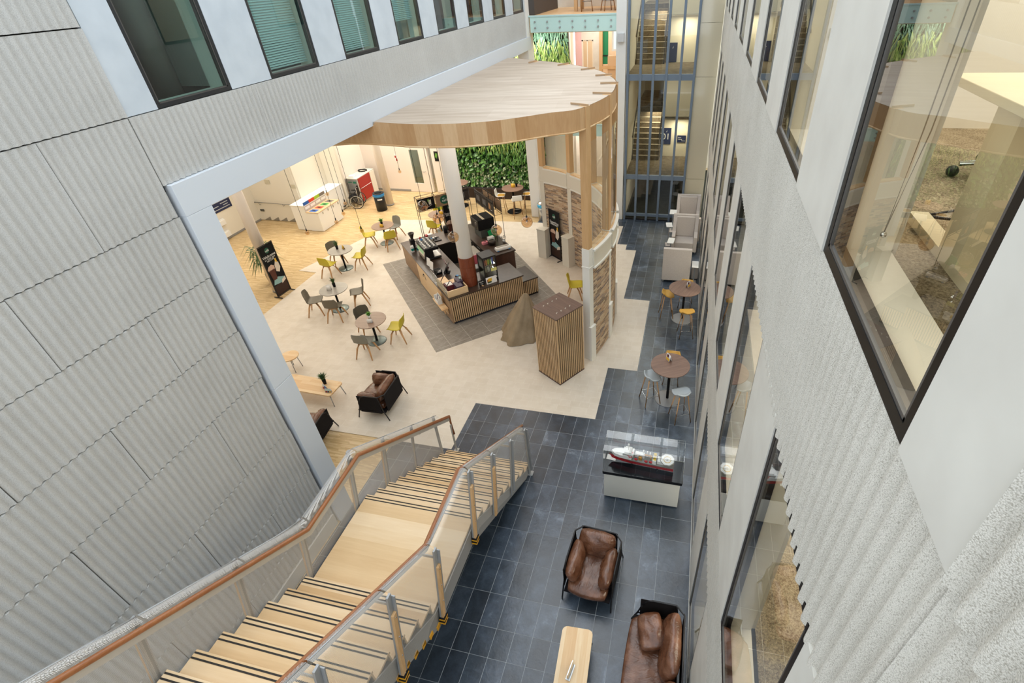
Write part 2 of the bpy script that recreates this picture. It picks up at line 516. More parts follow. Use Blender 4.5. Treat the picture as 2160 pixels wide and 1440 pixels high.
def bricks(name, rot=(0, 0, 0), uv=False):
    t = NT(name)
    p = t.pos('UV' if uv else 'Object')
    br = t.n('ShaderNodeTexBrick'); t.l(p, br.inputs['Vector'])
    br.offset = .37; br.inputs['Scale'].default_value = 1
    br.inputs['Brick Width'].default_value = .23; br.inputs['Row Height'].default_value = .052
    br.inputs['Mortar Size'].default_value = .005; br.inputs['Mortar'].default_value = srgb('#a4937f')
    br.inputs['Color1'].default_value = (0, 0, 0, 1); br.inputs['Color2'].default_value = (1, 1, 1, 1)
    br.inputs['Bias'].default_value = 0
    sp = t.n('ShaderNodeSeparateColor'); t.l(br.outputs['Color'], sp.inputs[0])
    c = t.ramp(sp.outputs[0], [(0, '#7d6857'), (.16, '#c9a98b'), (.34, '#9c8b82'), (.50, '#d3bda0'), (.66, '#635a64'), (.76, '#b99676'), (.88, '#d9c4a8'), (1, '#a5846a')], 'CONSTANT')
    c2 = t.mix(br.outputs['Fac'], c, '#bfae9a')
    n = t.noise(p, 30, 3)
    c3 = t.mix(.25, c2, t.ramp(n, [(.3, '#8a765f'), (.7, '#c9b59b')]))
    return t.done(t.bsdf(c3, .85, 0, .2, t.bump(t.val('SUBTRACT', 1, br.outputs['Fac']), .5, .01)))
BRICK = bricks('rotunda_brick', uv=True)
def mesh_mat():
    """perforated steel: round holes in a fine staggered grid, in the plane of the stair's side"""
    t = NT('perforated_steel'); p = t.pos('UV')
    sx = t.n('ShaderNodeSeparateXYZ'); t.l(p, sx.inputs[0])
    k = 2 * pi / .011
    a = t.val('SINE', t.val('MULTIPLY', t.val('ADD', sx.outputs[0], sx.outputs[1]), k * .7071))
    b = t.val('SINE', t.val('MULTIPLY', t.val('SUBTRACT', sx.outputs[0], sx.outputs[1]), k * .7071))
    hole = t.val('GREATER_THAN', t.val('MULTIPLY', a, b), -.13)
    tr = t.n('ShaderNodeBsdfTransparent')
    pr = t.bsdf('#d8d8d7', .45, .15)
    mx = t.n('ShaderNodeMixShader'); t.l(hole, mx.inputs[0]); t.l(pr, mx.inputs[1]); t.l(tr.outputs[0], mx.inputs[2])
    return t.done(mx.outputs[0])
PERF = mesh_mat()
def fascia_mat():
    t = NT('oak_fascia_boards'); p = t.pos('UV')
    sx = t.n('ShaderNodeSeparateXYZ'); t.l(p, sx.inputs[0])
    row = t.val('FLOOR', t.val('DIVIDE', sx.outputs[0], .27))
    w = t.n('ShaderNodeTexWhiteNoise', noise_dimensions='1D'); t.l(row, w.inputs['W'])
    mp = t.n('ShaderNodeMapping'); mp.inputs['Scale'].default_value = (1, .12, 1); t.l(p, mp.inputs['Vector'])
    g = t.noise(mp.outputs[0], 22, 4, .6, .4)
    k = t.val('ADD', t.val('MULTIPLY', g, .5), t.val('MULTIPLY', w.outputs['Value'], .5))
    return t.done(t.bsdf(t.ramp(k, [(.2, '#b88e61'), (.5, '#c8a176'), (.8, '#d7b68d')]), .5))
FASCIA = fascia_mat()
def canopy_top():
    t = NT('canopy_ply_top'); p = t.pos('World', rot=(0, 0, radians(-8)))
    mp = t.n('ShaderNodeMapping'); mp.inputs['Scale'].default_value = (.12, 1, 1); t.l(p, mp.inputs['Vector'])
    g = t.noise(mp.outputs[0], 6, 5, .6, .5)
    sx = t.n('ShaderNodeSeparateXYZ'); t.l(p, sx.inputs[0])
    row = t.val('FLOOR', t.val('DIVIDE', sx.outputs[1], .61)); seg = t.val('FLOOR', t.val('ADD', t.val('DIVIDE', sx.outputs[0], 2.44), t.val('MULTIPLY', row, .5)))
    cb = t.n('ShaderNodeCombineXYZ'); t.l(row, cb.inputs[0]); t.l(seg, cb.inputs[1])
    w = t.n('ShaderNodeTexWhiteNoise', noise_dimensions='2D'); t.l(cb.outputs[0], w.inputs['Vector'])
    k = t.val('ADD', t.val('MULTIPLY', g, .9), t.val('MULTIPLY', w.outputs['Value'], .10))
    return t.done(t.bsdf(t.ramp(k, [(.25, '#a08d79'), (.5, '#b5a492'), (.75, '#c6b8a8')]), .55))
CANTOP = canopy_top()
# ------------------------------------------------------------------ camera
cd = bpy.data.cameras.new('camera'); cam = bpy.data.objects.new('camera', cd); COL.objects.link(cam)
cd.sensor_width = 36; cd.lens = 1061.22 / 2160 * 36
cd.shift_x = (1080 - 1196.72) / 2160; cd.shift_y = (688.33 - 720) / 2160
cd.clip_start = .05; cd.clip_end = 200
rt, dn, fw = Vector((.97396435, .22290331, -.04132257)), Vector((.09628321, -.57174748, -.81476031)), Vector((-.20523884, .78956883, -.57832351))
cam.matrix_world = Matrix(((rt.x, -dn.x, -fw.x, 0), (rt.y, -dn.y, -fw.y, 0), (rt.z, -dn.z, -fw.z, 8.5), (0, 0, 0, 1)))
SC.camera = cam

# ------------------------------------------------------------------ floors
YB = 19.5
mb = MB(); mb.box(-19, -5.9, 2.5, 27, -.25, -.012); mb.box(-5.9, 3.5, YB, 27, -.25, -.012)
struct('floor_parquet', mb, PARQUET)
mb = MB(); mb.box(-5.9, .74, -5, YB, -.3, -.003)
struct('floor_grout', mb, GROUT)
rng = random.Random(3)
rows = [-5.0]
seq = [.5, .6, .4, .6, .53]
known = [2.43, 2.897, 3.32, 3.846, 4.443, 5.042, 5.555, 6.13, 6.53, 7.13, 7.55, 8.1]
y = known[0]; back = []
while y > -5: y -= rng.choice(seq); back.append(y)
rows = back[::-1] + known
while rows[-1] < YB: rows.append(rows[-1] + rng.choice([.4, .5, .6, .53, .42]))
rows[-1] = YB
cols = []
x = .121
while x > -5.9: cols.append(x); x -= .2995
cols.append(-5.9); cols = cols[::-1]
mb = MB(); g = .003
for y0, y1 in zip(rows, rows[1:]):
    for x0, x1 in zip(cols, cols[1:]):
        if y0 > 6.6 and y1 < 17.2 and x1 < -4.6: continue
        z = rng.uniform(-.0008, .0008)
        mb.quad([(x0 + g, y0 + g, z), (x1 - g, y0 + g, z), (x1 - g, y1 - g, z), (x0 + g, y1 - g, z)])
# the wider edge course along the wall has rows of its own
yy = -5.0
while yy < YB:
    h = rng.choice([.45, .6, .5, .4]); y1 = min(yy + h, YB)
    mb.quad([(.121 + g, yy + g, 0), (.72, yy + g, 0), (.72, y1 - g, 0), (.121 + g, y1 - g, 0)]); yy = y1
struct('floor_slate', mb, SLATE)
poly = [(-4.5, 6.63), (-4.5, 8.1), (-1.555, 8.1), (-1.555, 9.97), (-.795, 9.97), (-.795, 13.37), (-1.6, 13.37), (-1.6, 16.71), (-1.99, 16.71), (-1.99, 17.13), (-2.35, 17.13), (-2.35, 18.75),
        (-5.91, 18.64), (-7.65, 18.56), (-11.1, 18.24), (-11.9, 18.14), (-13.42, 13.39), (-12.68, 13.37), (-12.63, 6.63)]
mb = MB(); mb.prism(poly, -.02, .003); struct('floor_beige', mb, BEIGE)
poly = [(-10.55, 14.3), (-6.33, 9.78), (-3.2, 12.6), (-7.2, 17.4)]
mb = MB(); mb.prism(poly, -.01, .006); struct('floor_grey', mb, GREYTILE)

# ------------------------------------------------------------------ ribbed concrete cladding
def ribbed(mb, y0, y1, z0, z1, x, nx, amp=.026, pitch=.089, depth=.06):
    """one precast panel: vertical ribs, facing nx*X, ridge plane at x"""
    n = max(4, int(round((y1 - y0) / pitch))) * 6
    P = []
    for i in range(n + 1):
        yy = y0 + (y1 - y0) * i / n
        t = sin(2 * pi * (yy - y0) / pitch)
        d = amp * (.5 - .5 * (t if t < 0 else t ** .8))
        P.append((x - nx * d, yy))
    xb = x - nx * depth
    lo = [mb.V((p[0], p[1], z0)) for p in P]; hi = [mb.V((p[0], p[1], z1)) for p in P]
    for i in range(n):
        q = [lo[i], lo[i + 1], hi[i + 1], hi[i]]
        mb.F(q if nx > 0 else q[::-1], True)
    for zz, up in ((z1, 1), (z0, -1)):
        f = [mb.V((p[0], p[1], zz)) for p in P]; bk = [mb.V((xb, p[1], zz)) for p in P]
        for i in range(n):
            q = [f[i], f[i + 1], bk[i + 1], bk[i]]
            mb.F(q if nx * up > 0 else q[::-1])
    for s in (0, n):
        q = [(P[s][0], P[s][1], z0), (P[s][0], P[s][1], z1), (xb, P[s][1], z1), (xb, P[s][1], z0)]
        mb.quad(q if (s == 0) == (nx < 0) else q[::-1])

XL = -5.93
gp = .006
mb = MB()
zs = [.32, .75, 1.6, 2.58, 3.71, 4.56, 5.42, 6.26, 7.39, 8.23, 9.1, 10.0]
for k, (z0, z1) in enumerate(zip(zs, zs[1:])):
    off = 3.56 if k % 2 else 2.60
    if k == 0: off = 2.60
    e = [4.51]
    y = off
    while y > -6: e.append(y); y -= 1.9
    e.append(-6)
    for a, b in zip(e[1:], e): 
        if b - a > .05: ribbed(mb, a + gp, b - gp, z0 + gp, z1 - gp, XL, 1)
e = [4.51, 6.40, 8.285, 10.2, 12.1, 14.0, 15.9, 17.8, 19.53]
for a, b in zip(e, e[1:]): ribbed(mb, a + gp * .6, b - gp * .6, 6.636, 7.385, XL, 1)
struct('wall_left', mb, CONC_L, fix=False)
mb = MB(); mb.box(XL - .25, XL - .065, -6, 4.53, 0, 10.0); mb.box(XL - .25, XL - .065, 4.4, 19.53, 6.55, 7.39)
struct('wall_left_backing', mb, JOINT)
mb = MB(); mb.box(XL - .05, XL + .01, -6, 4.5, 0, .3)
struct('baseboard_left', mb, PANEL_W)
# white steel portal around the opening
mb = MB(); mb.box(-6.28, XL + .05, 4.55, 19.56, 6.24, 6.63, .004); struct('trim_beam', mb, BEAM_W)
mb = MB(); mb.box(-6.28, XL + .05, 4.55, 4.94, 0, 3.405, .004); mb.box(-6.28, XL + .05, 4.55, 4.94, 3.412, 6.238, .004); struct('trim_jamb', mb, BEAM_W)
mb = MB(); mb.box(-6.3, XL + .03, 19.2, 19.62, 0, 12, .004); struct('trim_pier', mb, WHITE)

# ------------------------------------------------------------------ windows
WN = [0]
BEAD = plain('glazing_bead_grey', '#4c4a48', .4)
def window(side, y0, y1, z0, z1, x, frame, pane, lining, fr=.05, reveal=.24):
    """a framed pane facing the hall, with the lined opening behind it. side: +1 faces +X, -1 faces -X"""
    WN[0] += 1
    w = bpy.data.objects.new('window_%d' % WN[0], None); COL.objects.link(w); w['kind'] = 'structure'
    w.location = (x, (y0 + y1) / 2, z0)
    h = z1 - z0; a = (y1 - y0) / 2
    s = side
    mb = MB()
    for q in ((-a, -a + fr, 0, h), (a - fr, a, 0, h), (-a + fr, a - fr, 0, fr), (-a + fr, a - fr, h - fr, h)):
        mb.box(-s * .07, s * .004, q[0], q[1], q[2], q[3])
    mb.build('window_frame', frame, w)
    mb = MB()   # inner bead, a lighter line around the glass
    r = .014
    for q in ((-a + fr, -a + fr + r, fr, h - fr), (a - fr - r, a - fr, fr, h - fr), (-a + fr, a - fr, fr, fr + r)):
        mb.box(-s * .03, s * .001, q[0], q[1], q[2], q[3])
    mb.build('glazing_bead', BEAD, w)
    mb = MB(); mb.quad([(-s * .006, -a + fr, fr), (-s * .006, a - fr, fr), (-s * .006, a - fr, h - fr), (-s * .006, -a + fr, h - fr)])
    mb.build('pane', pane, w)
    if reveal:
        mb = MB(); d0 = -s * .07; d1 = -s * reveal; t = .03
        mb.box(d0, d1, -a, -a + t, 0, h); mb.box(d0, d1, a - t, a, 0, h); mb.box(d0, d1, -a, a, 0, .03); mb.box(d0, d1, -a, a, h - .03, h)
        mb.build('reveal', lining, w)
    return w

# right hand facade: three rows on one grid
XC = .63; XW = .65
PIT = 2.035; W0 = 1.085; WW = 1.19
NR = 9
mb = MB()
e = [.72 - 1.9 * k for k in range(3, 0, -1)] + [.72] + [.72 + 1.9 * k for k in range(1, 10)] + [YB]
for a, b in zip(e, e[1:]):
    ribbed(mb, a + gp, b - gp, 6.262, 7.402, XC, -1, .024, .085, .06)
    ribbed(mb, a + gp, b - gp, 2.80, 3.842, XC + .012, -1, .022, .085, .05)
for a, b in zip(e[:3], e[1:4]):
    for z0, z1 in ((7.41, 8.5), (8.51, 10.09), (3.88, 6.25), (.1, 2.85)):
        ribbed(mb, a + gp, b - gp - .004, z0, z1, XC - .03, -1, .028, .085, .08)
struct('wall_right', mb, CONC_R, fix=False)
mb = MB()
for z0, z1 in ((6.30, 7.36), (2.9, 3.84)): mb.box(XC + .055, .93, -5, YB, z0, z1)
mb.box(XC + .06, .93, -5, .7, 0, 10.1)
struct('wall_right_backing', mb, JOINT)
mb = MB()
def gaps(k):  # the solid bays between windows
    return (W0 + WW + PIT * (k - 1), W0 + PIT * k)
for k in range(0, NR + 1):
    a, b = gaps(k)
    if k == 0: a = .73
    b = min(b, YB)
    for z0, z1, xx in ((7.403, 10.1, XC + .006), (3.843, 6.3, XW), (.04, 2.9, .69)):
        mb.box(xx - .012, .93, a, b, z0, z1)
struct('trim_right', mb, PANEL_W)
for k in range(NR):
    y0 = W0 + PIT * k
    window(-1, y0, y0 + WW, 7.404, 10.1, XC + .008, FRAME_B, GLASS_R, CREAM, .05, .26)
    window(-1, y0, y0 + WW, 3.845, 6.3, XW, FRAME_B, GLASS_R, CREAM)
    window(-1, y0, y0 + WW, .05, 2.9, .69, FRAME_D, GLASS_R, CREAM)
mb = MB(); mb.box(.672, .95, -5, YB, 0, .05); struct('baseboard_right', mb, PANEL_W)
# left hand upper row
LP = 1.878
mb = MB()
for k in range(9):
    a = 4.90 + LP * k - (LP - 1.13); b = 4.90 + LP * k
    if k == 0: a = 4.515
    if k == 8: b = 19.53
    mb.box(XL - .25, XL - .02, a, b, 7.395, 10.0)
struct('trim_left', mb, PANEL_L)
for k in range(8):
    window(1, 4.90 + LP * k, 4.90 + LP * k + 1.13, 7.395, 10.0, XL - .03, FRAME_D, GLASS_L, CREAM, .045, .3)

# ------------------------------------------------------------------ rooms behind the windows
def room(name, x0, x1, y0, y1, z0, z1, fl, wa):
    mb = MB(); mb.box(x0, x1, y0, y1, z0 - .12, z0); struct('floor_' + name, mb, fl)
    mb = MB(); mb.box(x0, x1, y0, y1, z1, z1 + .1); struct('ceiling_' + name, mb, WHITE)
    mb = MB()
    s = 1 if x1 > .9 and x0 > 0 else -1
    xe = x1 if s > 0 else x0
    mb.box(xe - .05, xe + .05, y0, y1, z0, z1); mb.box(x0, x1, y0 - .1, y0, z0, z1); mb.box(x0, x1, y1, y1 + .1, z0, z1)
    struct('wall_' + name, mb, wa)
room('office_upper', .90, 4.6, .4, 19.4, 7.33, 9.9, CARPET, CREAM)
room('office_middle', .90, 4.6, .4, 19.4, 3.82, 6.25, CARPET, CREAM)
room('office_ground', .94, 4.6, .4, 19.4, .03, 2.85, CARPET, CREAM)
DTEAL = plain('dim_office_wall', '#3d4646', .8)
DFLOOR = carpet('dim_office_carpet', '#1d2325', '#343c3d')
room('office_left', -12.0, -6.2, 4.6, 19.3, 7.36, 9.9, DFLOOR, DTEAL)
# partitions so each bay upstairs on the left reads as a room
mb = MB()
for yy in (6.45, 12.0): mb.box(-12, -6.5, yy, yy + .1, 7.36, 9.9)
struct('wall_office_partition', mb, CREAM)
mb = MB()
for yy in (4.7, 8.75, 12.85): mb.box(1.3, 4.6, yy, yy + .1, 3.82, 6.25); mb.box(1.5, 4.6, yy + .1, yy + .2, 7.33, 9.9)
struct('wall_office_divider', mb, CREAM)

# ------------------------------------------------------------------ cafe interior under the left wing
CEIL = 6.26
mb = MB(); mb.box(-19, XL - .2, 4.0, 19.6, CEIL, CEIL + .3); mb.box(-19, -6.0, 19.6, 27, 6.9, 7.2); struct('ceiling_cafe', mb, WHITE)
mb = MB(); mb.box(-18.45, -18.25, 3.5, 17.4, 0, CEIL); struct('wall_cafe_left', mb, CREAM)
mb = MB(); mb.box(-19, -6.0, 3.4, 3.6, 0, CEIL); struct('wall_cafe_front', mb, CREAM)
mb = MB(); mb.box(-18.45, -15.84, 17.35, 17.5, 0, 1.0); mb.box(-18.45, -15.9, 17.35, 17.5, 1.0, CEIL); struct('wall_stair_side', mb, CREAM)
mb = MB(); mb.box(-15.95, -15.85, 17.4, 19.3, 1.0, CEIL); mb.box(-15.95, -15.05, 19.28, 19.4, 0, CEIL); struct('wall_niche', mb, CREAM)
mb = MB(); mb.box(-15.37, -15.27, 19.41, 21.6, 0, CEIL + .6); struct('wall_cafe_recess', mb, PINKWALL)
mb = MB()
mb.box(-15.3, -13.07, 21.45, 21.6, 0, 6.9); mb.box(-13.07, -11.98, 21.45, 21.6, 2.1, 6.9); mb.box(-11.98, -11.86, 21.45, 21.6, 0, 6.9); mb.box(-11.86, -11.66, 21.45, 21.6, 2.1, 6.9); mb.box(-11.66, -10.4, 21.45, 21.6, 0, 6.9)
struct('wall_cafe_back', mb, PINKWALL)
mb = MB(); mb.box(-15.3, -13.07, 21.43, 21.45, 0, .09); mb.box(-18.25, -18.235, 5, 17.3, 0, .08); mb.box(-15.25, -15.235, 19.4, 21.4, 0, .08); struct('baseboard_cafe', mb, STEELGREY)
# the glazed door and the gap beside it
d = bpy.data.objects.new('door_1', None); COL.objects.link(d); d['kind'] = 'structure'; d.location = (-12.52, 21.45, 0)
mb = MB()
for q in ((-.54, -.22, 0, 2.1), (.24, .54, 0, 2.1), (-.22, .24, 0, .42), (-.22, .24, 2.0, 2.1)): mb.box(q[0], q[1], -.03, .03, q[2], q[3])
mb.build('door_leaf', PINKWALL, d)
mb = MB(); mb.quad([(-.22, 0, .42), (.24, 0, .42), (.24, 0, 2.0), (-.22, 0, 2.0)]); mb.build('pane', GLASS_L, d)
mb = MB(); mb.tube([(.42, -.03, 1.0), (.42, -.08, 1.0), (.3, -.08, 1.0)], .012); mb.build('door_handle', STEEL, d)
mb = MB(); mb.box(-14, -9.5, 23.4, 23.5, 0, 4); mb.box(-14.0, -13.9, 21.6, 23.4, 0, 4); mb.box(-9.6, -9.5, 21.6, 23.4, 0, 4); struct('wall_lobby', mb, CREAM)

# ------------------------------------------------------------------ back of the hall
mb = MB(); mb.box(-2.83, -2.49, 19.42, 19.9, 0, 12, .004); struct('trim_white_pier', mb, WHITE)
mb = MB(); mb.box(-6.3, -5.93, 19.62, 20.0, 0, 6.7); struct('trim_round_pier', mb, WHITE)
mb = MB(); mb.box(-6.0, -2.8, 19.56, 27, 6.72, 7.24); struct('floor_bridge_upper', mb, OAK)
mb = MB(); mb.box(-5.6, -2.8, 20.2, 27, 3.1, 3.63); struct('floor_bridge_lower', mb, OAK)
def fascia(z0, z1, x0, x1, y, n, rowz):
    t = bpy.data.objects.new('trim_mint_fascia', None); COL.objects.link(t); t['kind'] = 'structure'; t.location = (0, y, 0)
    mb = MB(); mb.box(x0, x1, -.03, .0, z0, z1, .003); mb.build('glass_panel', MINT, t)
    mb = MB(); mb.box(x0 - .08, x1 + .02, -.05, .05, z1, z1 + .05, .003); mb.build('capping', plain('mint_capping', '#bfdcdc', .4), t)
    for k in range(n):
        for zz in rowz:
            mb = MB(); xx = x0 + .18 + (x1 - x0 - .36) * k / (n - 1)
            mb.cyl((xx, -.03, zz), (xx, -.075, zz), .032, .03, 12); mb.cyl((xx, -.075, zz), (xx, -.085, zz), .018, .014, 8); mb.build('bolt', STEEL, t)
fascia(6.74, 7.2, -5.86, -2.84, 19.54, 7, (6.88, 7.06))
fascia(3.1, 3.5, -5.55, -2.84, 20.18, 7, (3.22, 3.38))
# living wall's solid back and the lower back wall
mb = MB(); mb.box(-10.45, -4.95, 21.6, 21.75, 0, 6.7); struct('wall_green_back', mb, CREAM)
mb = MB(); mb.box(-4.95, -2.5, 24.5, 24.6, 0, 3.1); mb.box(-4.95, -4.85, 21.75, 24.5, 0, 3.1); struct('wall_under_bridge', mb, PINKWALL)
# upper back rooms seen between the fascia and the canopy
mb = MB(); mb.box(-5.26, -4.98, 24, 24.15, 3.63, 6.72); struct('trim_pink_pier', mb, PINKP)
mb = MB(); mb.box(-4.98, -4.21, 24, 24.15, 6.02, 6.72); mb.box(-4.47, -4.21, 23.98, 24.15, 3.63, 6.72); struct('trim_grey_pier', mb, PANEL_W)
mb = MB(); mb.box(-5.6, -2.6, 26.5, 26.6, 3.63, 6.72); mb.box(-6.0, -5.9, 21.8, 26.6, 3.63, 6.72); struct('wall_bridge_back', mb, plain('peach_wall', '#e4cfb3', .6))
mb = MB(); mb.box(-4.21, -4.07, 23.95, 24.1, 3.63, 6.72); mb.box(-4.07, -2.8, 23.95, 24.1, 4.9, 5.02); struct('trim_timber_post', mb, OAKPOST)
d = bpy.data.objects.new('door_2', None); COL.objects.link(d); d['kind'] = 'structure'; d.location = (-3.96, 24.1, 3.63)
mb = MB(); mb.box(-.11, .11, 0, .05, 1.45, 3.05); mb.build('door_leaf', GREENP, d)
mb = MB(); mb.box(-.15, .1, -.03, 0, 1.75, 1.8); mb.build('push_bar', BLACK, d)
d = bpy.data.objects.new('door_3', None); COL.objects.link(d); d['kind'] = 'structure'; d.location = (-4.72, 24.05, 3.63)
mb = MB()
for q in ((-.26, -.2, 0, 2.4), (.2, .26, 0, 2.4), (-.04, .0, 0, 2.4), (-.26, .26, 2.34, 2.4)): mb.box(q[0], q[1], -.02, .02, q[2], q[3])
mb.build('door_frame', CREAM, d)
mb = MB(); mb.quad([(-.2, 0, 0), (.2, 0, 0), (.2, 0, 2.34), (-.2, 0, 2.34)]); mb.build('pane', GLASS_C, d)
w = bpy.data.objects.new('window_90', None); COL.objects.link(w); w['kind'] = 'structure'; w.location = (-3.4, 24.3, 5.55)
mb = MB()
for q in ((-.32, -.25, 0, 1.1), (.25, .32, 0, 1.1), (-.25, .25, 0, .07)): mb.box(q[0], q[1], -.03, .03, q[2], q[3])
mb.build('window_frame', WHITE, w)
mb = MB(); mb.box(-.25, .25, .0, .01, .07, 1.1); mb.build('pane', emit('bright_outdoors', '#eef6f0', 1.6), w)
mb = MB(); mb.box(-3.85, -2.8, 24.0, 24.3, 3.63, 5.4); struct('trim_bench_back', mb, TANP)
# top floor beyond the bridge
mb = MB(); mb.box(-6.05, -5.75, 19.8, 23.2, 7.24, 9.2); struct('wall_top_dark', mb, plain('dark_planter', '#4a4440', .7))
mb = MB(); mb.box(-6, -2.6, 23.6, 23.7, 7.24, 10); struct('wall_top_back', mb, PANEL_W)
mb = MB(); mb.box(-6.1, -2.5, 19.6, 24, 10, 10.1); struct('ceiling_top', mb, WHITE)
mb = MB(); mb.box(-2.6, -2.5, 19.9, 24, 7.24, 10); struct('wall_top_side', mb, plain('lilac', '#b7a7b7', .7))

# ------------------------------------------------------------------ glazed stair tower
MX = [-2.41, -1.97, -1.525, -1.07, -.60, -.135]
sg = bpy.data.objects.new('window_stair_tower', None); COL.objects.link(sg); sg['kind'] = 'structure'; sg.location = (0, 19.48, 0)
for xx in MX:
    mb = MB(); mb.box(xx - .04, xx + .04, -.04, .12, 0, 11); mb.build('mullion', BLUESTEEL, sg)
for zz, h in ((5.2, .2), (1.68, .17), (.16, .1), (8.7, .2)):
    mb = MB(); mb.box(-2.4, -.14, -.01, .1, zz, zz + h); mb.build('transom', BLUESTEEL, sg)
mb = MB(); mb.quad([(-2.4, .05, 0), (-.14, .05, 0), (-.14, .05, 11), (-2.4, .05, 11)]); mb.build('pane', glass('stair_glass', '#dfe0d2', 1.0), sg)
mb = MB(); mb.box(-2.42, -.12, -.02, .1, .0, .05); mb.build('threshold', BLACK, sg)
BPG = plain('beige_back_painted_glass', '#cfc6ad', .06, spec=.8)
for q in ((0, 1.75), (1.75, 5.3), (5.3, 6.9), (6.9, 11)):
    mb = MB(); mb.box(-.09, .62, .05, .07, q[0] + .004, q[1] - .004); mb.build('side_pane', BPG, sg)
mb = MB(); mb.box(-2.48, 3.5, 19.6, 26, -.2, -.01); struct('floor_stair_tower', mb, carpet('dark_entrance_mat', '#23241f', '#3d3d34'))
mb = MB(); mb.box(-2.49, -2.42, 19.9, 27, 0, 11); struct('wall_stair_left', mb, CREAM)
mb = MB(); mb.box(-1.25, .5, 22.1, 22.3, 5.2, 6.95); mb.box(-1.25, .5, 22.1, 22.3, 1.62, 3.3); mb.box(-2.45, 1.5, 26.3, 26.4, 0, 11); mb.box(-1.26, .5, 21.75, 22.1, 3.5, 5.21); mb.box(-1.26, .5, 21.75, 22.1, 7.0, 9.5); struct('wall_stair_back', mb, plain('stair_wall_cream', '#e9e2d0', .6))
mb = MB(); mb.box(.5, .62, 19.62, 26, 0, 11); mb.box(-.125, .62, 19.63, 19.72, 0, 11); struct('wall_stair_right', mb, plain('back_painted_beige', '#d2c8ae', .4))
mb = MB()
for z in (5.4, 1.82): mb.box(-2.42, .5, 19.56, 22.1, z - .18, z)
for z in (3.63, 7.24): mb.box(-2.42, .5, 24.1, 26.3, z - .08, z)
struct('floor_stair_landing', mb, STAIRCARPET)
mb = MB()
for z in (7.0, 3.35): mb.box(-1.25, .5, 22.3, 24.1, z, z + .25)
struct('ceiling_stair', mb, CREAM)
NOSE = plain('pale_nosing', '#a59c8a', .6)
def flight(z0, z1, y0, y1, x0, x1, n, lab):
    t = thing('stair_flight', lab, 'stairs', ((x0 + x1) / 2, y0, z0), 0, 'carpeted flights in the glass tower')
    w = (x1 - x0) / 2
    mb = MB(); nb = MB()
    for i in range(n):
        ya = (y1 - y0) * i / n; za = (z1 - z0) * i / n; zb = (z1 - z0) * (i + 1) / n
        mb.box(-w, w, ya, ya + (y1 - y0) / n, max(za - .2, -.0) if i else 0, zb)
        nb.box(-w, w, ya - .012, ya + .05, zb, zb + .006)
    mb.build('steps', STAIRCARPET, t); nb.build('nosings', NOSE, t)
    dark = plain('rail_dark', '#4b4338', .4, .4) if 'rail_dark' not in MATS else MATS['rail_dark']
    for s in (-1, 1):
        mb = MB(); q = s * (w - .02)
        mb.tube([(q, -.15, .95), (q, (y1 - y0), z1 - z0 + .95)], .025); mb.tube([(q, 0, .0), (q, 0, .95)], .02); mb.tube([(q, y1 - y0, z1 - z0), (q, y1 - y0, z1 - z0 + .95)], .02)
        mb.build('rail', dark, t)
        mb = MB(); mb.quad([(q, 0, .08), (q, y1 - y0, z1 - z0 + .08), (q, y1 - y0, z1 - z0 + .9), (q, 0, .9)]); mb.build('glass_side', GLASS_C, t)
flight(5.4, 7.24, 21.7, 24.1, -2.4, -1.3, 11, 'upper carpeted stair flight behind the blue-grey mullions')
flight(1.82, 3.63, 21.5, 24.1, -2.4, -1.28, 11, 'lower carpeted stair flight behind the blue-grey mullions')

# ------------------------------------------------------------------ roof of the hall and its end
mb = MB()
for k in range(12):
    y = -4.5 + k * 2.1; mb.box(-6.2, .9, y, y + .22, 12.9, 13.2)
for x in (-5.6, -4.2, -2.8, -1.4, 0): mb.box(x - .06, x + .06, -6, 20, 12.9, 13.1)
struct('ceiling_rooflight', mb, WHITE)
mb = MB(); mb.box(-6.2, .95, -6.2, -6, 0, 4.0); struct('wall_end', mb, WHITE)
# ------------------------------------------------------------------ the oak stair
RZ = .1825
SX0, SX1 = -4.49, -2.66
def nose_y(k):
    return 6.459 - .2634 * (k - 1) if k <= 10 else 2.638 - .2573 * (k - 11)
st = thing('stair', 'oak stair with perforated steel balustrades rising along the ribbed concrete wall', 'stairs', (0, 0, 0))
STRIP = plain('nosing_strip', '#2b2723', .7)
NK = 20
for k in range(1, NK + 1):
    z = RZ * k
    y1 = nose_y(k)
    y0 = nose_y(k + 1) - .02 if k < NK else y1 - 1.2
    mb = MB()
    mb.box(SX0, SX1, y0, y1, z - .04, z, .004)
    mb.box(SX0, SX1, y1 - .035, y1 - .015, z - RZ, z - .04)
    o = mb.build('landing' if k in (10, NK) else 'tread', TREAD, st)
    mb = MB()
    for d in (.022, .07): mb.box(SX0 + .005, SX1 - .005, y1 - d - .017, y1 - d, z - .001, z + .0025)
    mb.build('grip_strip', STRIP, o)
# soffit and stringers in grey sheet
def prof(off):
    p = [(nose_y(1) + .05, 0)]
    return p
up = [(6.46, .0), (6.44, .05)] + [(nose_y(10) - .12, RZ * 10 - .06), (nose_y(11) - .0, RZ * 10 - .05), (nose_y(NK), RZ * NK - .10), (nose_y(NK) - 1.2, RZ * NK - .06)]
lo = [(nose_y(NK) - 1.2, RZ * NK - .32), (nose_y(NK) - .1, RZ * NK - .36), (nose_y(11) - .08, RZ * 10 - .34), (nose_y(10) - .28, RZ * 10 - .36), (6.2, .0)]
for x in (SX0 - .02, SX1 + .005):
    mb = MB(); mb.extrude(up + lo, 'x', x, x + .015); mb.build('stringer', STEELGREY, st)
mb = MB()
lp = [(6.2, 0.004), (nose_y(10) - .28, RZ * 10 - .35), (nose_y(11) - .08, RZ * 10 - .33), (nose_y(NK) - .1, RZ * NK - .35)]
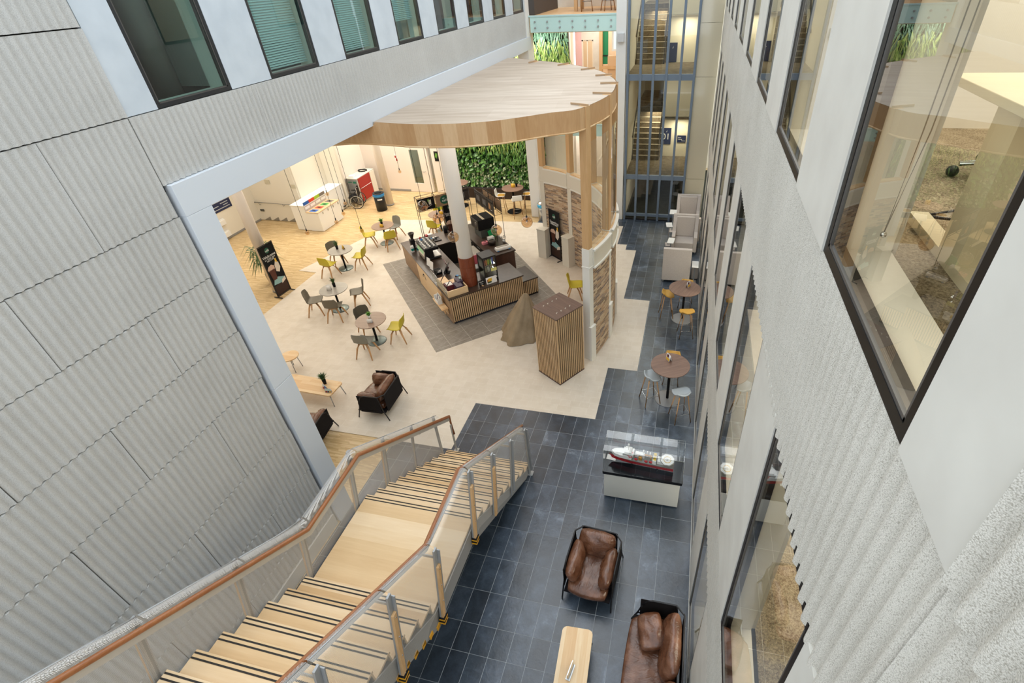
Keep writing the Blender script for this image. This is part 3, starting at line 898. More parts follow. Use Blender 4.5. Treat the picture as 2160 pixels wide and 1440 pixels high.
for a, b in zip(lp, lp[1:]):
    mb.quad([(SX0, a[0], a[1]), (SX1, a[0], a[1]), (SX1, b[0], b[1]), (SX0, b[0], b[1])])
mb.build('soffit', STEELGREY, st)

# handrails, posts, perforated panels
def rail_z(y):
    """height of the stair's pitch line at y"""
    if y > nose_y(10): return max(0, RZ * 10 + (nose_y(10) - y) * RZ / .2634)
    if y > nose_y(11): return RZ * 10
    return RZ * 10 + (nose_y(11) - y) * RZ / .2573
HB = [(6.68, 1.02), (4.14, 2.76), (3.04, 2.64), (1.03, 3.95), (-.9, 5.22)]
HA = [(6.65, 1.02), (4.10, 2.77), (2.90, 2.715), (.585, 4.22), (-.9, 5.20)]
def pl(path, y):
    if y > path[0][0]: return path[0][1]
    for (a, za), (b, zb) in zip(path, path[1:]):
        if b <= y <= a: return za + (zb - za) * (a - y) / (a - b)
    return path[-1][1]
TAPEY = plain('tape_yellow', '#e0a424', .5)
TR = plain('rail_bracket_grey', '#b9b8b4', .45, .3)
for side, path in ((-1, HA), (1, HB)):
    xr = SX0 + .12 if side < 0 else SX1 - .13          # handrail line
    xp = SX0 - .03 if side < 0 else SX1 + .03          # panel plane
    mb = MB()
    pts = [(xr, y, z) for y, z in path]
    if side < 0: pts = [(xr, path[0][0] + .02, .48)] + pts
    mb.tube(pts, .03, 12); hr = mb.build('handrail', RAILWOOD, st)
    mb = MB()
    for (a, za), (b, zb) in zip(path, path[1:]):
        mb.extrude([(a, za - .035), (b, zb - .035), (b, zb - .12), (a, za - .12)], 'x', xr - .006, xr + .006)
    mb.build('handrail_bar', TR, hr)
    if side < 0:
        mb = MB(); mb.box(xr - .006, xr + .006, path[0][0] - .05, path[0][0] + .01, 0, .80); mb.box(xr - .05, xr + .05, path[0][0] - .07, path[0][0] + .03, 0, .012); mb.build('newel', TR, hr)
    # posts
    ys = [6.36, 5.65, 4.88, 4.13, 2.98, 2.12, 1.22, .34, -.5]
    def lean(y): return 0 if y > 6.3 else .23 * min(1, (6.36 - y) / .7)
    for i, y in enumerate(ys):
        zt = pl(path, y) + .10
        yb = 6.34 if i == 0 else y - lean(y) * 1.27
        zb = 0.0 if i == 0 else rail_z(yb) - .33
        if i in (3, 4): zb = RZ * 10 - .24
        dy = (y - yb) / (zt - zb)
        mb = MB(); xo = xp + side * .02
        def bar(m, x0, x1, o0, o1, za, zc):
            f = lambda z: yb + dy * (z - zb)
            m.extrude([(f(za) + o0, za), (f(za) + o1, za), (f(zc) + o1, zc), (f(zc) + o0, zc)], 'x', x0, x1)
        bar(mb, xo - .012, xo + .012, -.035, .03, zb, zt - .05)
        po = mb.build('post', GREYM, st)
        mb = MB(); bar(mb, min(xo, xo + side * .05), max(xo, xo + side * .05), .03, .042, zb + .05, zt - .09); mb.build('post_flange', GREYM, po)
        if i == 0: mb = MB(); mb.box(xo - .05, xo + .07, yb - .06, yb + .06, 0, .012); mb.build('base_plate', GREYM, po)
        mb = MB(); ya = y - dy * .16
        mb.box(min(xr, xp), max(xr, xp), ya - .006, ya + .006, pl(path, y) - .11, pl(path, y) - .06); mb.build('arm', TR, po)
        if i >= 2:
            mb = MB(); zt2 = zt - .30
            x0, x1 = sorted((xo + side * .013, xo + side * .045)); bar(mb, x0, x1, -.035, .028, zb - .02, zt2)
            mb.build('oak_strip', OAKPOST, po)
            for q in range(4):
                zq = zb + .05 + (zt2 - zb - .1) * q / 3; yq = yb + dy * (zq - zb)
                mb = MB(); mb.cyl((xo + side * .045, yq, zq), (xo + side * .05, yq, zq), .009, n=8); mb.build('screw', CHROME, po)
        if side > 0 and i in (3, 4, 5):
            for q in range(4):
                mb = MB(); zq = zb - .05 + q * .028; yq = yb + dy * (zq - zb)
                mb.box(xo - .02, xo + .06, yq - .045, yq + .05, zq - .01, zq + .016)
                mb.build('hazard_tape', TAPEY if q % 2 == 0 else BLACKM, po)
    for a, b in zip(ys, ys[1:]):
        ya, yb = a - .012, b + .012
        def fn(u, v, ya=ya, yb=yb, side=side, xp=xp):
            y = ya + (yb - ya) * u
            zt = pl(path, y) + .10
            yl = y - lean(y) * 1.25
            zb = rail_z(yl) - .34
            if 2.4 < yl < 3.95: zb = max(zb, RZ * 10 - .04)
            if y > 5.9: zb = max(.05, zb)
            H = zt - zb
            if v < .72:
                z = zb + (H - .06) * v / .72
                return (xp, y - lean(y) * (zt - z), z)
            t = (v - .72) / .28 * pi * .95
            return (xp - side * .06 * (1 - cos(t)), y, zt - .06 + .06 * sin(t))
        def uvf(u, v, fn=fn):
            p = fn(u, v); return (p[1], p[2] + (v - .72) * .6 * (v > .72))
        mb = MB(); mb.grid(fn, 10, 25, True, uvf)
        mb.build('perforated_panel', PERF, st, fix=False)
        mb = MB(); mb.tube([fn(u, .86) for u in (0, .5, 1)], .008, 8); mb.build('edge_rail', GREYM, st)
# hazard tape dashes under the landing edge
for q in range(7):
    mb = MB(); y = 2.6 - q * .16; z = rail_z(y) - .36
    mb.box(SX1 + .02, SX1 + .03, y - .04, y + .04, z - .02, z + .06); mb.build('tape_dash', TAPEY, st)
# ------------------------------------------------------------------ timber canopy and brick rotunda
CAPW = plain('cap_board', '#b99c7c', .6)
RC = (-6.15, 11.9); RR = 4.38
rim0 = [(-8.4, 9.05), (-7.6, 8.78), (-6.9, 8.72), (-6.37, 8.86), (-5.71, 8.83), (-5.12, 8.75), (-4.58, 8.76), (-4.06, 8.86), (-3.44, 9.11), (-2.65, 9.71), (-2.20, 10.0), (-1.90, 10.75), (-1.76, 11.5), (-1.78, 12.3), (-1.95, 13.2), (-2.59, 14.50), (-3.64, 15.57), (-4.86, 16.34), (-6.0, 16.9), (-7.8, 16.5), (-8.9, 15.0), (-9.2, 12.4), (-8.9, 10.3)]
def crom(P, n=6):
    out = []; m = len(P)
    for i in range(m):
        p0, p1, p2, p3 = (Vector(P[(i + k) % m]) for k in (-1, 0, 1, 2))
        for j in range(n):
            t = j / n
            out.append(tuple(.5 * ((2 * p1) + (p2 - p0) * t + (2 * p0 - 5 * p1 + 4 * p2 - p3) * t * t + (3 * p1 - p0 - 3 * p2 + p3) * t ** 3)))
    return out
rim = crom([Vector((a, b)) for a, b in rim0])
ZC0, ZC1 = 5.90, 6.31
ZU = 6.232      # under the white beam the roof steps down
XK = -5.872
cn = thing('canopy', 'round oak canopy roof on timber posts above the cafe bar', 'canopy', (RC[0], RC[1], 0))
L = lambda p: (p[0] - RC[0], p[1] - RC[1])
rl = [L(p) for p in rim]
def clip(P, keep):
    out = []
    for p, q in zip(P, P[1:] + P[:1]):
        a, b = p[0] - (XK - RC[0]), q[0] - (XK - RC[0])
        if keep < 0: a, b = -a, -b
        if a >= 0: out.append(p)
        if a * b < 0:
            t = a / (a - b); out.append((p[0] + (q[0] - p[0]) * t, p[1] + (q[1] - p[1]) * t))
    return out
mb = MB(); mb.prism(clip([(p[0] * .9965, p[1] * .9965) for p in rl], 1), ZC1 - .05, ZC1 - .001); mb.build('roof_deck', CANTOP, cn)
mb = MB(); mb.prism(clip([(p[0] * .9965, p[1] * .9965) for p in rl], -1), ZU - .05, ZU - .001); mb.build('roof_deck', CANTOP, cn)
mb = MB(); mb.prism([(p[0] * .985, p[1] * .985) for p in rl], ZC0 + .02, ZC0 + .05); mb.build('soffit', OAK, cn)
cum = [0]
for a, b in zip(rl, rl[1:] + rl[:1]): cum.append(cum[-1] + (Vector(a) - Vector(b)).length)
N = len(rl)
mb = MB()
mb.grid(lambda u, v: (rl[int(round(u * N)) % N][0], rl[int(round(u * N)) % N][1], ZC0 + ((ZC1 if rl[int(round(u * N)) % N][0] > XK - RC[0] else ZU) - ZC0) * v), N, 1, True, lambda u, v: (cum[int(round(u * N))], v * .45))
mb.build('fascia', FASCIA, cn, fix=False)
mb = MB(); mb.tube([(p[0], p[1], ZC0 - .0) for p in rl], .018, 6, True); mb.build('fascia_trim', OAK, cn)
ANG = [-21.5, -6.5, 9.0, 24.0, 39.0, 55.0, 71.0]
def rp(a, r, z=0): return (r * cos(radians(a)), r * sin(radians(a)), z)
ZW = 3.24       # foot of the timber posts
ctr = Vector((0, 0))
def rimr(a):
    d = Vector((cos(radians(a)), sin(radians(a))))
    best = None
    for p, q in zip(rl, rl[1:] + rl[:1]):
        p, q = Vector(p), Vector(q); e = q - p
        den = d.x * e.y - d.y * e.x
        if abs(den) < 1e-9: continue
        t = (p.x * e.y - p.y * e.x) / den; s = (p.x * d.y - p.y * d.x) / den
        if t > 0 and 0 <= s <= 1: best = t
    return best
for a in ANG:
    mb = MB()
    r = RR
    mb.at((r * cos(radians(a)), r * sin(radians(a)), 0), radians(a))
    mb.box(-.13, .05, -.075, .075, ZW, ZC1 + .004, .004)
    po = mb.build('post', OAKPOST, cn)
    mb = MB(); mb.at((r * cos(radians(a)), r * sin(radians(a)), 0), radians(a))
    mb.box(-.36, .055, -.011, .011, ZC1 + .005, ZC1 + .04); mb.build('post_cap', CAPW, po)
# extra cap boards on the rim
for a in (88, 102):
    mb = MB(); r = rimr(a) or 4; mb.at((r * cos(radians(a)), r * sin(radians(a)), 0), radians(a)); mb.box(-.36, .03, -.011, .011, ZC1, ZC1 + .04); mb.build('post_cap', CAPW, cn)

ro = thing('rotunda_wall', 'curved brick and cream panelled wall carrying the canopy posts', 'wall', (RC[0], RC[1], 0))
STONE = plain('cream_stone_trim', '#ddd8cb', .6)
STONEW = plain('white_stone_trim', '#e9e8e2', .55)
def arcseg(mb, a0, a1, r0, r1, z0, z1, n=8, uv=False):
    if uv:
        for r in (r0, r1):
            mb.grid(lambda u, v: rp(a0 + (a1 - a0) * u, r, z0 + (z1 - z0) * v), n, 1, True, lambda u, v: (radians(a0 + (a1 - a0) * u) * RR, z0 + (z1 - z0) * v))
        mb.grid(lambda u, v: rp(a0 + (a1 - a0) * u, r0 + (r1 - r0) * v, z1), n, 1, False, lambda u, v: (0, 0))
        return
    P = [rp(a0 + (a1 - a0) * i / n, r0) for i in range(n + 1)] + [rp(a0 + (a1 - a0) * i / n, r1) for i in range(n, -1, -1)]
    mb.prism([(p[0], p[1]) for p in P], z0, z1)
wid = 1.1
for a, b in zip(ANG, ANG[1:]):
    mb = MB(); arcseg(mb, a + wid, b - wid, RR - .12, RR + .06, 0.02, 2.72, 8, True); mb.build('brick_panel', BRICK, ro, fix=False)
    mb = MB(); arcseg(mb, a + wid, b - wid, RR - .15, RR + .09, 2.72, 3.18); mb.build('cornice_band', STONE, ro)
    mb = MB(); arcseg(mb, a + wid, b - wid, RR - .16, RR + .125, 2.70, 2.745); arcseg(mb, a + wid, b - wid, RR - .16, RR + .125, 3.15, 3.19); mb.build('moulding', STONEW, ro)
    mb = MB(); arcseg(mb, a + wid, b - wid, RR - .13, RR + .05, 3.19, 3.225); mb.build('oak_coping', OAK, ro)
    mb = MB(); mb.grid(lambda u, v: rp(a + wid + (b - a - 2 * wid) * u, RR + .03, 3.22 + 2.4 * v), 10, 1, True); mb.build('curved_glass', GLASS_C, ro, fix=False)
for i, a in enumerate(ANG):
    mb = MB(); mb.at((RR * cos(radians(a)), RR * sin(radians(a)), 0), radians(a))
    mb.box(-.14, .06, -.085, .085, 0, ZW, .004)
    mb.box(-.15, .07, -.095, .095, 2.74, 2.78, .004)
    pi_ = mb.build('pier', STONEW if i < 3 else STONE, ro)
    mb = MB(); mb.at((RR * cos(radians(a)), RR * sin(radians(a)), 0), radians(a))
    mb.box(.03, .11, -.11, .11, 0, 1.07, .004); mb.box(.03, .118, -.118, .118, 1.07, 1.085, .004)
    if i >= 5: mb.box(-.42, -.1, -.17, .17, 0, 1.08, .004); mb.box(-.44, -.1, -.18, .18, 1.08, 1.11, .004)
    mb.build('plinth', STONEW if i < 3 else STONE, pi_)

# white column with its brick-slip collar
CX, CY = -6.08, 12.06
cl = thing('column', 'white round column rising through the cafe bar with a brown collar', 'column', (CX, CY, 0))
mb = MB(); mb.cyl((0, 0, 0), (0, 0, CEIL), .215, n=40); mb.build('shaft', WHITE, cl)
COLL = [plain('collar_red_brown', '#7b3d26', .4), plain('collar_brown', '#5d3324', .4), plain('collar_light', '#8a4a30', .4)]
rr = random.Random(5)
for j in range(3):
    z0 = .915 + j * .31
    for k in range(7):
        a0 = 2 * pi * k / 7 + j * .5; a1 = a0 + 2 * pi / 7 - .006
        mb = MB()
        mb.lathe([(.216, z0), (.228, z0), (.228, z0 + .305), (.216, z0 + .305)], 8, False, (0, 0), a0, a1)
        mb.build('collar_tile', COLL[rr.choice([0, 0, 2, 0, 1])], cl)
def column(x, y, r, label):
    t = thing('column', label, 'column', (x, y, 0))
    mb = MB(); mb.cyl((0, 0, 0), (0, 0, CEIL), r, n=36); mb.build('shaft', PINKWALL, t)
    mb = MB(); mb.cyl((0, 0, 0), (0, 0, .05), r + .012, n=36); mb.build('base_ring', STEELGREY, t)
column(-13.22, 12.05, .165, 'white round column behind the welcome banner')
column(-13.25, 19.72, .165, 'white round column beside the black bin with the blue bag')
# ------------------------------------------------------------------ cafe chairs and tables
def chair_shell():
    """one bent shell: seat and back. u across, v from front edge to top of back"""
    prof = [(.235, .445), (.20, .462), (.10, .452), (0, .443), (-.09, .445), (-.15, .462), (-.185, .51), (-.205, .58), (-.225, .66), (-.24, .74), (-.255, .80), (-.262, .825)]
    wid = [.40, .42, .45, .46, .46, .44, .42, .43, .44, .42, .37, .30]
    def ev(v):
        t = v * (len(prof) - 1); i = min(int(t), len(prof) - 2); f = t - i
        y = prof[i][0] * (1 - f) + prof[i + 1][0] * f; z = prof[i][1] * (1 - f) + prof[i + 1][1] * f; w = wid[i] * (1 - f) + wid[i + 1] * f
        return y, z, w
    def fn(u, v):
        y, z, w = ev(v); s = (u - .5) * 2
        e = s * s
        back = max(0, min(1, (v - .45) / .25))
        return (s * w / 2, y + back * .045 * e, z + (1 - back) * .03 * e - (.03 * e * e if v > .97 else 0))
    mb = MB(); mb.sheet(fn, 8, 22, .012)
    return mb
def make_chair(mat, label, group):
    t = thing('cafe_chair', label, 'chair', (0, 0, 0), 0, group)
    chair_shell().build('shell', mat, t)
    for sx, sy in ((-1, 1), (1, 1), (-1, -1), (1, -1)):
        mb = MB(); mb.tube([(sx * .11, sy * .09 - .02, .425), (sx * .17, sy * .15 - .01, .30), (sx * .235, sy * .235 - .02, 0)], [.03, .026, .015], 8)
        mb.build('leg', OAKLEG, t)
    mb = MB(); mb.box(-.13, .13, -.12, .10, .412, .438, .008); mb.build('under_frame', OAKLEG, t)
    return t
CH = {}
def chair(x, y, face, kind, label, group):
    """face = heading (deg) the sitter looks to; the shell's own front is +Y"""
    mat = {'yellow': YELLOW, 'taupe': TAUPE, 'grey': GREYCH, 'dark': DGREYCH}[kind]
    rz = radians(face - 90)
    if kind not in CH:
        CH[kind] = t = make_chair(mat, label, group); t.location = (x, y, 0.004); t.rotation_euler = (0, 0, rz); t['label'] = label; return t
    return dup(CH[kind], (x, y, 0.004), rz, label, group)
def make_table(top, label, h=.74, r=.42, base=.26, name='cafe_table', cat='table', basemat=None, postr=.032):
    t = thing(name, label, cat)
    mb = MB(); mb.lathe([(0, h - .028), (r - .012, h - .028), (r, h - .016), (r, h - .004), (r - .004, h), (0, h)], 40, False); mb.build('table_top', top, t)
    mb = MB(); mb.cyl((0, 0, .01), (0, 0, h - .03), postr, n=16); mb.cyl((0, 0, h - .04), (0, 0, h - .028), .12, n=16); mb.build('pedestal', BLACKM, t)
    mb = MB(); mb.lathe([(0, 0), (base, 0), (base, .008), (base - .02, .016), (.05, .03), (0, .03)], 36); mb.build('base', basemat or PEDGREY, t)
    return t
GREYTOP = wood('grey_table_top', '#8a857e', '#9d9890', '#aba69e', 'x', 4, .38)
TWOOD = wood('cafe_table_top', '#7a6353', '#937a68', '#a68d7a', 'x', 4, .38)
def pot(x, y, z, h, kind, label, potmat=None, spread=.10, hh=.15, n=16):
    t = thing('potted_plant', label, 'plant', (x, y, z), random.uniform(0, 6))
    mb = MB(); mb.lathe([(0, 0), (.036, 0), (.048, h), (.042, h), (.040, h - .012), (0, h - .012)], 16); mb.build('pot', potmat or BLACKM, t)
    mb = MB(); r = random.Random(int(abs(x * 100 + y * 37)))
    for i in range(n * 3):
        a = r.uniform(0, 2 * pi); L = r.uniform(.5, 1) * spread; H = r.uniform(.35, 1) * hh
        b = Vector((cos(a) * .012, sin(a) * .012, h - .015)); e = Vector((cos(a) * L, sin(a) * L, h + H)); m = (b + e) / 2 + Vector((0, 0, .02 + H * .2))
        w = .008 if kind == 'grass' else .018
        sd = Vector((-sin(a), cos(a), 0)) * w
        mb.quad([b - sd * .4, b + sd * .4, m + sd, m - sd]); mb.quad([m - sd, m + sd, e + sd * .15, e - sd * .15])
    mb.build('foliage', {'grass': LEAFD, 'leaf': LEAFG}[kind], t)
    return t
def leaflet(x, y, z, rz, w, h, col, label, art=None, name='leaflet_stand', cat='leaflet'):
    """a folded tent card standing on a table"""
    t = thing(name, label, cat, (x, y, z), rz)
    mb = MB(); d = h * .22
    mb.sheet(lambda u, v: ((u - .5) * w, -d + d * v, h * v), 2, 2, .002); mb.build('front_leaf', col, t)
    mb = MB(); mb.sheet(lambda u, v: ((.5 - u) * w, d - d * v, h * v), 2, 2, .002); mb.build('back_leaf', col, t)
    for k, (u0, u1, v0, v1, m) in enumerate(art or []):
        mb = MB(); f = lambda u, v: ((u - .5) * w, -d + d * v - .0025, h * v + .0004)
        mb.quad([f(u0, v0), f(u1, v0), f(u1, v1), f(u0, v1)]); mb.build('print', m, t, fix=False)
    return t

G1 = 'cafe tables of the dining area'
t1 = make_table(TWOOD, 'brown wooden cafe table with leafy plant in a white box, nearest the lounge'); t1['group'] = G1; t1.location = (-8.265, 9.985, .004)
t2 = make_table(GREYTOP, 'grey-topped cafe table ringed by three taupe chairs'); t2['group'] = G1; t2.location = (-10.365, 11.35, .004)
t3 = dup(t2, (-11.76, 13.82, .004), .6, 'grey-topped cafe table between one taupe and two yellow chairs', G1)
t4 = dup(t1, (-11.31, 15.965, .004), 1.0, 'brown wooden cafe table with a plant, beside the bin and back column', G1)
t5 = dup(t1, (-9.59, 17.33, .004), .3, 'brown wooden cafe table seen through the black shelf frame', G1)
CG = 'cafe chairs'
# table 1
chair(-8.72, 10.33, -35, 'dark', 'dark taupe shell chair on the far left of the table nearest the lounge', CG)
chair(-8.18, 9.38, 95, 'grey', 'grey shell chair with its back to the camera at the table nearest the lounge', CG)
chair(-7.62, 10.17, 190, 'yellow', 'yellow shell chair on the right of the table nearest the lounge', CG)
# table 2
chair(-10.92, 11.02, 25, 'taupe', 'taupe shell chair on the left of the grey table with three taupe chairs', CG)
chair(-9.83, 11.72, 215, 'taupe', 'taupe shell chair on the right of the grey table with three taupe chairs', CG)
chair(-10.1, 10.83, 105, 'taupe', 'taupe shell chair in front of the grey table with three taupe chairs', CG)
# table 3
chair(-12.22, 14.1, -30, 'taupe', 'taupe shell chair behind a grey table, opposite two yellow chairs', CG)
chair(-11.93, 13.22, 85, 'yellow', 'yellow shell chair in front of the grey table, nearest the white tile point', CG)
chair(-11.15, 13.98, 190, 'yellow', 'yellow shell chair on the right of the grey table beside the taupe chair', CG)
# table 4
chair(-11.18, 16.52, -105, 'grey', 'grey shell chair behind the wooden table near the back column', CG)
chair(-11.78, 15.62, 30, 'yellow', 'yellow shell chair on the left of the wooden table near the back column', CG)
chair(-10.83, 15.55, 130, 'yellow', 'yellow shell chair on the right of the wooden table near the back column', CG)
# table 5
chair(-9.55, 16.72, 90, 'yellow', 'yellow shell chair seen between shelf legs, with its back to the camera', CG)
chair(-9.0, 17.2, 175, 'yellow', 'yellow shell chair half hidden by the white column', CG)
chair(-9.9, 17.9, -70, 'yellow', 'yellow shell chair beyond the table seen through the shelf frame', CG)
chair(-3.12, 13.2, 12, 'yellow', 'yellow shell chair alone behind the tall slatted cabinet', CG)
pot(-8.33, 10.05, .745, .10, 'leaf', 'leafy green plant on the brown cafe table nearest the lounge', WHITEP, .10, .10)
leaflet(-8.2, 9.86, .745, radians(20), .14, .12, PAPER, 'white tent card leaning by the plant nearest the lounge')
pot(-10.4, 11.47, .745, .13, 'grass', 'grassy plant in a black pot on the grey table with three taupe chairs', None, .13, .20)
leaflet(-10.45, 11.27, .745, radians(15), .14, .15, PAPER, 'pinkish white tent card by the plant among three taupe chairs')
pot(-11.88, 13.85, .745, .13, 'grass', 'grassy plant in a black pot on the grey table with yellow chairs', None, .13, .18)
leaflet(-11.66, 13.9, .745, radians(-30), .12, .14, GOLDY, 'yellow leaflet card beside the grassy plant among yellow chairs')
pot(-11.38, 16.05, .745, .10, 'leaf', 'bright leafy plant on the wooden table near the back column', None, .13, .13)
leaflet(-11.25, 15.82, .745, 0, .14, .12, GOLDY, 'yellow leaflet card under the bright plant near the back column')
pot(-9.62, 17.5, .745, .10, 'leaf', 'bright leafy plant on the table seen through the shelf frame', None, .10, .14)
leaflet(-9.45, 17.3, .745, 0, .14, .12, GOLDY, 'yellow leaflet card on the table seen through the shelf frame')

# ------------------------------------------------------------------ lounge: oak tables, tubular armchairs
def tray_table(name, label, x, y, w, d, h, r, rz=0, cat='table', boards='x'):
    t = thing(name, label, cat, (x, y, 0.003), rz)
    P = []
    for cx, cy, a0 in ((w / 2 - r, d / 2 - r, 0), (-w / 2 + r, d / 2 - r, 90), (-w / 2 + r, -d / 2 + r, 180), (w / 2 - r, -d / 2 + r, 270)):
        for k in range(7):
            a = radians(a0 + 15 * k); P.append((cx + r * cos(a), cy + r * sin(a)))
    mb = MB(); mb.prism(P, h - .035, h); bmesh.ops.bevel(mb.bm, geom=[e for e in mb.bm.edges if abs(e.verts[0].co.z - e.verts[1].co.z) < 1e-6], offset=.006, segments=2, affect='EDGES')
    mb.build('table_top', OAK if boards == 'x' else OAKY, t)
    for sx in (-1, 1):
        for sy in (-1, 1):
            mb = MB(); mb.tube([(sx * (w / 2 - .07), sy * (d / 2 - .07), h - .03), (sx * (w / 2 - .02), sy * (d / 2 - .03), 0)], [.016, .011], 10); mb.build('leg', GREYM, t)
    return t
tray_table('coffee_table', 'long low oak coffee table with a plant, partly behind the white jamb', -8.62, 7.60, 1.5, .52, .38, .06, radians(-2))
tray_table('coffee_table', 'long low oak coffee table on the dark slate by the sofa', -.93, 2.78, .46, 1.32, .38, .07, radians(3), 'table', 'y')
sd = thing('side_table', 'small round oak side table behind the jamb, above the coffee table', 'table', (-9.86, 8.45, .003))
mb = MB(); mb.lathe([(0, .42), (.235, .42), (.24, .43), (.24, .445), (.235, .45), (0, .45)], 36, False); mb.build('table_top', OAK, sd)
for k in range(4):
    a = radians(45 + 90 * k); mb = MB(); mb.tube([(.15 * cos(a), .15 * sin(a), .42), (.2 * cos(a), .2 * sin(a), 0)], [.014, .01], 8); mb.build('leg', GREYM, sd)
pot(-8.27, 7.7, .383, .13, 'grass', 'bushy grassy plant in a black pot on the lounge coffee table', None, .15, .17, 22)
leaflet(-8.13, 7.52, .383, radians(-25), .16, .14, plain('leaflet_blue_white', '#b9cfe6', .5), 'blue and white leaflet beside the lounge plant', [(.08, .45, .1, .5, RED), (.5, .95, .15, .8, plain('leaflet_blue', '#3b66b0', .5)), (.1, .45, .55, .95, PAPER)])
leaflet(-7.99, 7.44, .383, radians(10), .15, .11, plain('leaflet_pale', '#d7dde4', .5), 'pale leaflet with picture squares at the front of the coffee table', [(.08, .35, .1, .45, RED), (.4, .65, .1, .45, NAVY), (.7, .95, .1, .45, GOLDY), (.1, .9, .55, .9, MINT)])
nh = thing('menu_holder', 'narrow steel menu holder standing on the slate-side coffee table', 'holder', (-.95, 2.84, .383), radians(80))
mb = MB(); mb.extrude([(-.02, 0), (.02, 0), (.004, .15), (-.004, .15)], 'x', -.1, .1); mb.build('plate', CHROME, nh)
mb = MB(); mb.box(-.11, .11, -.035, .035, 0, .008, .002); mb.build('foot', STEEL, nh)

def cushion(mb, w, d, h, puff=.32, seed=0, n=12, fold=.012):
    """a stuffed cushion centred on the origin: plump middle, pinched seam, soft folds"""
    r = random.Random(seed); ph = [r.uniform(0, 6.28) for _ in range(8)]
    def f(s, t, top):
        e = (1 - abs(s) ** 3.2) * (1 - abs(t) ** 3.2)
        z = (h / 2) * (max(e, 0) ** puff)
        z += fold * max(e, 0) ** .5 * (sin(7 * s + ph[0] + 2 * sin(3 * t + ph[1])) + .7 * sin(11 * t + ph[2] + 1.6 * sin(4 * s + ph[3])) + .5 * sin(17 * (s + .6 * t) + ph[4])) * (1 if top else .5)
        rr = 1 - .06 * (abs(s) * abs(t)) ** 2 * 2
        return (s * w / 2 * rr, t * d / 2 * rr, z if top else -z * .8)
    mp = lambda u: sin((u - .5) * pi)
    mb.grid(lambda u, v: f(mp(u), mp(v), True), n, n)
    mb.grid(lambda u, v: f(mp(u), mp(v), False), n, n)
    bmesh.ops.remove_doubles(mb.bm, verts=mb.bm.verts[:], dist=1e-4)
def seating(name, label, cat, x, y, rz, W, D, group=None, pillow=None, arms=True):
    """tubular black frame, canvas sling, loose leather cushions; front faces -Y"""
    t = thing(name, label, cat, (x, y, 0.003), rz, group)
    w = W / 2
    yb, yf = D / 2, -D / 2
    H = .70; r = .013
    mb = MB()
    c = .12
    mb.tube([(-w, yf + .18, H - .18), (-w, yf + .10 + .14, H - .05), (-w, yf + .34, H), (-w, yb - c, H), (-w + c, yb, H), (w - c, yb, H), (w, yb - c, H), (w, yf + .34, H), (w, yf + .24, H - .05), (w, yf + .18, H - .18)], r, 10)
    mb.build('top_rail', BLACK, t)
    for sx in (-1, 1):
        mb = MB(); mb.tube([(sx * w, yf + .18, H - .18), (sx * w, yf + .12, .28), (sx * (w + .01), yf + .03, 0)], r, 10); mb.build('leg', BLACK, t)
        mb = MB(); mb.tube([(sx * w, yb - c, H), (sx * w, yb - .07, .3), (sx * (w + .01), yb + .03, 0)], r, 10); mb.build('leg', BLACK, t)
        mb = MB(); mb.tube([(sx * w, yf + .12, .26), (sx * w, yb - .07, .26)], r * .9, 8); mb.build('side_bar', BLACK, t)
        mb = MB(); mb.box(sx * w - .004, sx * w + .004, yf + .15, yb - .11, .20, H - .01); mb.build('side_sling', CANVAS, t)
    mb = MB(); mb.box(-w + .09, w - .09, yb - .006, yb + .004, .20, H + .004); mb.build('back_sling', CANVAS, t)
    mb = MB(); mb.box(-w + .02, w - .02, yf + .06, yb - .04, .20, .225); mb.build('seat_sling', CANVAS, t)
    mb = MB(); mb.at((0, -.03, .315)); cushion(mb, W - .10, D - .04, .20, .16, 3, 18, .006); mb.build('seat_cushion', LEATHER, t)
    nb = 1 if W < 1.2 else 2
    for k in range(nb):
        bw = (W - .16) / nb
        mb = MB(); mb.at((-w + .08 + bw * (k + .5), yb - .17, .57), 0, radians(68)); cushion(mb, bw, .46, .26, .42, 5 + k, 16, .012); mb.build('back_cushion', LEATHER, t)
    if arms:
        for sx in (-1, 1):
            mb = MB(); mb.at((sx * (w - .12), -.04, .55), radians(90), radians(0)); mb.M = Matrix.Translation((sx * (w - .12), -.05, .54)) @ Matrix.Rotation(radians(68) * -sx, 4, 'Y') @ Matrix.Rotation(radians(90), 4, 'Z')
            cushion(mb, D - .30, .30, .24, .42, 11 + sx, 14, .012); mb.build('arm_cushion', LEATHER, t)
    if pillow:
        px, py, pz, prz = pillow
        mb = MB(); mb.M = Matrix.Translation((px, py, pz)) @ Matrix.Rotation(prz, 4, 'Z') @ Matrix.Rotation(radians(14), 4, 'X'); cushion(mb, .52, .38, .2, .4, 21, 16, .008); mb.build('loose_pillow', LEATHER, t)
    return t
AG = 'brown leather armchairs'
seating('armchair', 'brown leather armchair facing the sofa corner on the slate floor', 'armchair', -.92, 4.42, radians(-4), .80, .98, AG)
seating('armchair', 'brown leather armchair on pale tiles in front of the stair', 'armchair', -6.74, 7.62, radians(-88), .92, .80, AG)
seating('armchair', 'brown leather armchair half hidden by the white jamb', 'armchair', -7.85, 6.35, radians(188), .95, .80, AG)
seating('sofa', 'brown leather sofa with a loose pillow against the right wall', 'sofa', .17, 2.93, radians(-90), 1.95, .80, None, (-.62, -.06, .53, radians(14)), False)

